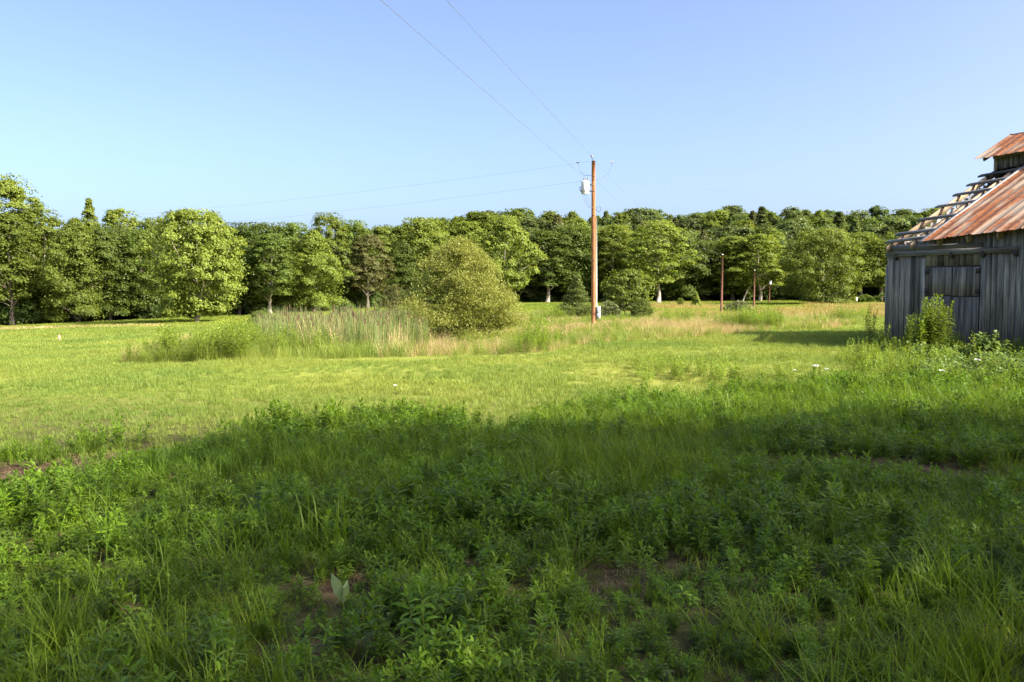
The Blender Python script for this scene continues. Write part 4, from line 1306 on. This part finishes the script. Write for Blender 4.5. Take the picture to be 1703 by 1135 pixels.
# the rough strip
x, y = wedge(9, 22, 85)
k_ = inpoly(x, y, ROUGH) & ~inpoly(x, y, CATT)
x, y = x[k_], y[k_]
tan = vnoise(x, y, 3.2, 18)
ix = np.where(tan + RG.normal(size=len(x)) * .10 > .57, RG.integers(3, 6, len(x)), RG.integers(0, 3, len(x)))
scatter('rough_grass', 'tall uncut grass, partly straw coloured, along the wet hollow', 'grass', Z(x, y), rots(len(x)), s3(clear_bush(x, y) * (.22 + .5 * vnoise(x, y, 2.5, 19))), ix, rough_g)
x, y = wedge(5, 22, 80)
nz = vnoise(x, y, 2.8, 20)
k_ = inpoly(x, y, ROUGH) & (nz > .50) & ~inpoly(x, y, CATT)
x, y = x[k_], y[k_]
scatter('rough_weeds', 'clumps of tall yellow-green weeds along the wet hollow', 'weeds', Z(x, y), rots(len(x), .08), s3(clear_bush(x, y) * (.15 + .88 * vnoise(x, y, 2.0, 22) ** 2)), RG.integers(0, 4, len(x)), rough_f)
# cattails
cat_k = []
for i in range(4):
    gq = blades(rp, 22, 1.55, .30, .022, .22, 3, .09, .25)
    gg = Geo(); gg.add(np.concatenate(gq.V), [p for p, _ in gq.P], 0)
    for j_ in range(1 + (i == 3)):
        a = rp.uniform(0, 6.28); r_ = .25 * rp.random(); hh_ = rp.uniform(1.1, 1.5)
        c0 = np.array([r_ * math.cos(a), r_ * math.sin(a), 0]); tl = np.array([rp.normal() * .06, rp.normal() * .06, 1])
        V, P = tube([c0, c0 + tl * hh_], .006, 3, cap=False); gg.add(V, P, 2)
        V, P = tube([c0 + tl * (hh_ - .02), c0 + tl * hh_, c0 + tl * (hh_ + .15), c0 + tl * (hh_ + .17)], [.006, .018, .018, .005], 6); gg.add(V, P, 1)
    cat_k.append(gg.mesh('cattail', [M['cattail'], M['cattail_head'], M['straw']]))
cat_k.append(blades(rp, 40, 1.2, .3, .016, .5, 3, .2).mesh('cattail', [M['straw']]))
x, y = wedge(7, 24, 60)
k_ = inpoly(x, y, CATT) & (vnoise(x, y, 1.5, 23) > .22)
x, y = x[k_], y[k_]
scatter('cattails', 'stand of blue-green cattails with brown heads beside the willow bush', 'cattails', Z(x, y), rots(len(x), .05), s3(RG.uniform(.52, .90, len(x)) * (.75 + .45 * vnoise(x, y, 1.2, 41)), .1), np.where(RG.random(len(x)) < .1, 4, RG.integers(0, 4, len(x))), cat_k)
# weeds by the barn
x, y = wedge(9, 13, 28)
inb = inpoly(x, y, WEEDS)
right = (x > 2 + (y - 14) * .15) & (y < 19.5) & (y > 11) & (vnoise(x, y, 1.8, 25) > .55)
k_ = (inb | right) & free(x, y)
x, y = x[k_], y[k_]
ih = inpoly(x, y, WEEDS)
broad = ih & (x / y > .47) & (vnoise(x, y, 1.4, 26) > .35)
scatter('barn_weeds', 'sunlit weeds growing thickly in front of the barn', 'weeds', Z(x, y), rots(len(x), .1), s3(np.where(ih, RG.uniform(.6, 1.0, len(x)), RG.uniform(.35, .7, len(x))) * np.where(broad, .72, 1.) * np.where(ih & (x / y < .465), .68, 1.)),
        np.where(broad & (RG.random(len(x)) < .7), RG.integers(4, 7, len(x)), RG.integers(0, 4, len(x))), weed_f + broad_f)

# ------------------------------------------------------------------ single plants one can point to
def plant(name, px, D, h, geo_fn, label, cat='plant', group=None, mats=None, rz=0, xy=None):
    b = base(px, D) if xy is None else np.array([*xy, float(gz(*xy))])
    g_ = geo_fn()
    o = empty(name, b, rz)
    tag(o, label, cat, group)
    for mi, part in ((0, 'leaves'), (1, 'stems')):
        sub = Geo(); sub.V = [np.concatenate(g_.V)]; sub.n = len(sub.V[0]); sub.P = [(p, 0) for p, m_ in g_.P if m_ == mi]
        if sub.P:
            me = sub.mesh(part, [mats[mi]]); obj(part, me, o)
    return o
MT = [M['forb_tall'], M['stem']]
plant('tall_weed', 1555, 20.9, 1.3, lambda: forb(np.random.default_rng(61), 34, 1.42, 70, .15, .030, .34, .16), 'tallest bushy weed, standing against the barn doors', mats=MT, group='tall weeds at the barn')
plant('tall_weed', 1530, 20.7, .9, lambda: forb(np.random.default_rng(62), 12, .92, 36, .14, .028, .16, .2), 'low bushy weed leaning left of the tallest weed at the barn doors', mats=MT, group='tall weeds at the barn')
plant('tall_weed', 1511, 21.6, .7, lambda: forb(np.random.default_rng(63), 9, .86, 32, .13, .024, .10, .12), 'narrow weed before the barn wall between the tallest weed and the corner', mats=MT, group='tall weeds at the barn')
plant('tall_weed', 1450, 23.6, 1.0, lambda: forb(np.random.default_rng(64), 11, 1.15, 36, .12, .024, .13, .14), 'slender upright weed just left of the barn corner', mats=MT, group='tall weeds at the barn')
plant('tall_weed', 1474, 23.0, .7, lambda: forb(np.random.default_rng(65), 9, .72, 26, .12, .024, .28, .3), 'bushy low weed at the foot of the barn corner', mats=MT, group='tall weeds at the barn')
plant('broad_leaf_plant', 1655, 19.6, .8, lambda: forb(np.random.default_rng(66), 8, .62, 16, .18, .12, .35, .3, .5, .2), 'dark broad-leaved plant in the shade at the foot of the barn wall', mats=[M['broad'], M['stem']])
for sd, px, py_, n_, h_, sp_, lb in ((67, 345, 600, 70, .62, .95, 'broad ragged weed clump at the left end of the rough strip'),
                                      (68, 268, 600, 34, .52, .50, 'smaller ragged weed clump at the very left tip of the rough strip')):
    plant('weed_clump', 0, 0, h_, lambda: forb(np.random.default_rng(sd), n_, h_, 26, .12, .026, sp_, .3), lb, group='weed clumps on the rough strip', mats=MT, xy=gpt(px, py_)[:2])
dk = gpt(575, 1010)
plant('dock_plant', 0, 0, .3, lambda: forb(np.random.default_rng(71), 1, .05, 4, .14, .038, .02, .1, .15, 1.15), 'pale broad-leaved dock plant on the bare soil at the bottom', mats=[leaf_mat('dock_leaf', (.24, .32, .15), (.28, .36, .17), .3), M['stem']], xy=dk[:2])
gq = gpt(918, 862)
plant('goldenrod', 0, 0, .4, lambda: forb(np.random.default_rng(72), 3, .40, 26, .10, .018, .05, .12), 'bright upright goldenrod catching sun in the middle of the shaded grass', mats=[M['forb_tall'], M['stem']], xy=gq[:2])
# white umbel flowers
def umbel(px, py, h, r, label, seed):
    p = gpt(px, py)
    b = (p[0], p[1], float(gz(p[0], p[1])))
    rng = np.random.default_rng(seed)
    o = empty('white_flower', b)
    tag(o, label, 'flower', 'white flowers in the grass')
    V, P = tube([(0, 0, 0), (.01, 0, h * .5), (.03, .01, h)], .003, 4, cap=False)
    obj('stem', Geo().add(V, P).mesh('stem', [M['stem']]), o)
    n = 90
    a, rr_ = rng.uniform(0, 6.28, n), r * np.sqrt(rng.random(n))
    C = np.stack([.03 + rr_ * np.cos(a), .01 + rr_ * np.sin(a), h + .015 + .2 * rr_ + rng.normal(size=n) * .004], -1)
    V, Q = leaf_quads(rng, C, unit(np.array([0, 0, 1.]) + rng.normal(size=(n, 3)) * .4), np.full(n, r * .32), .9)
    obj('umbel', Geo().add(V, Q).mesh('umbel', [M['flower']]), o)
umbel(1353, 646, .35, .055, 'largest white flower head, in the sunny grass left of the barn weeds', 81)
umbel(1371, 648, .32, .035, 'smaller white flower head right of the largest one', 82)
umbel(1318, 648, .30, .03, 'small white flower head left of the largest one', 83)
umbel(1564, 652, .32, .05, 'white flower head at the lower edge of the barn weeds', 84)
umbel(1622, 645, .45, .05, 'white flower head among the broad leaves before the barn', 85)
umbel(654, 668, .22, .03, 'lone white flower head at the sunny edge of the foreground shade', 86)
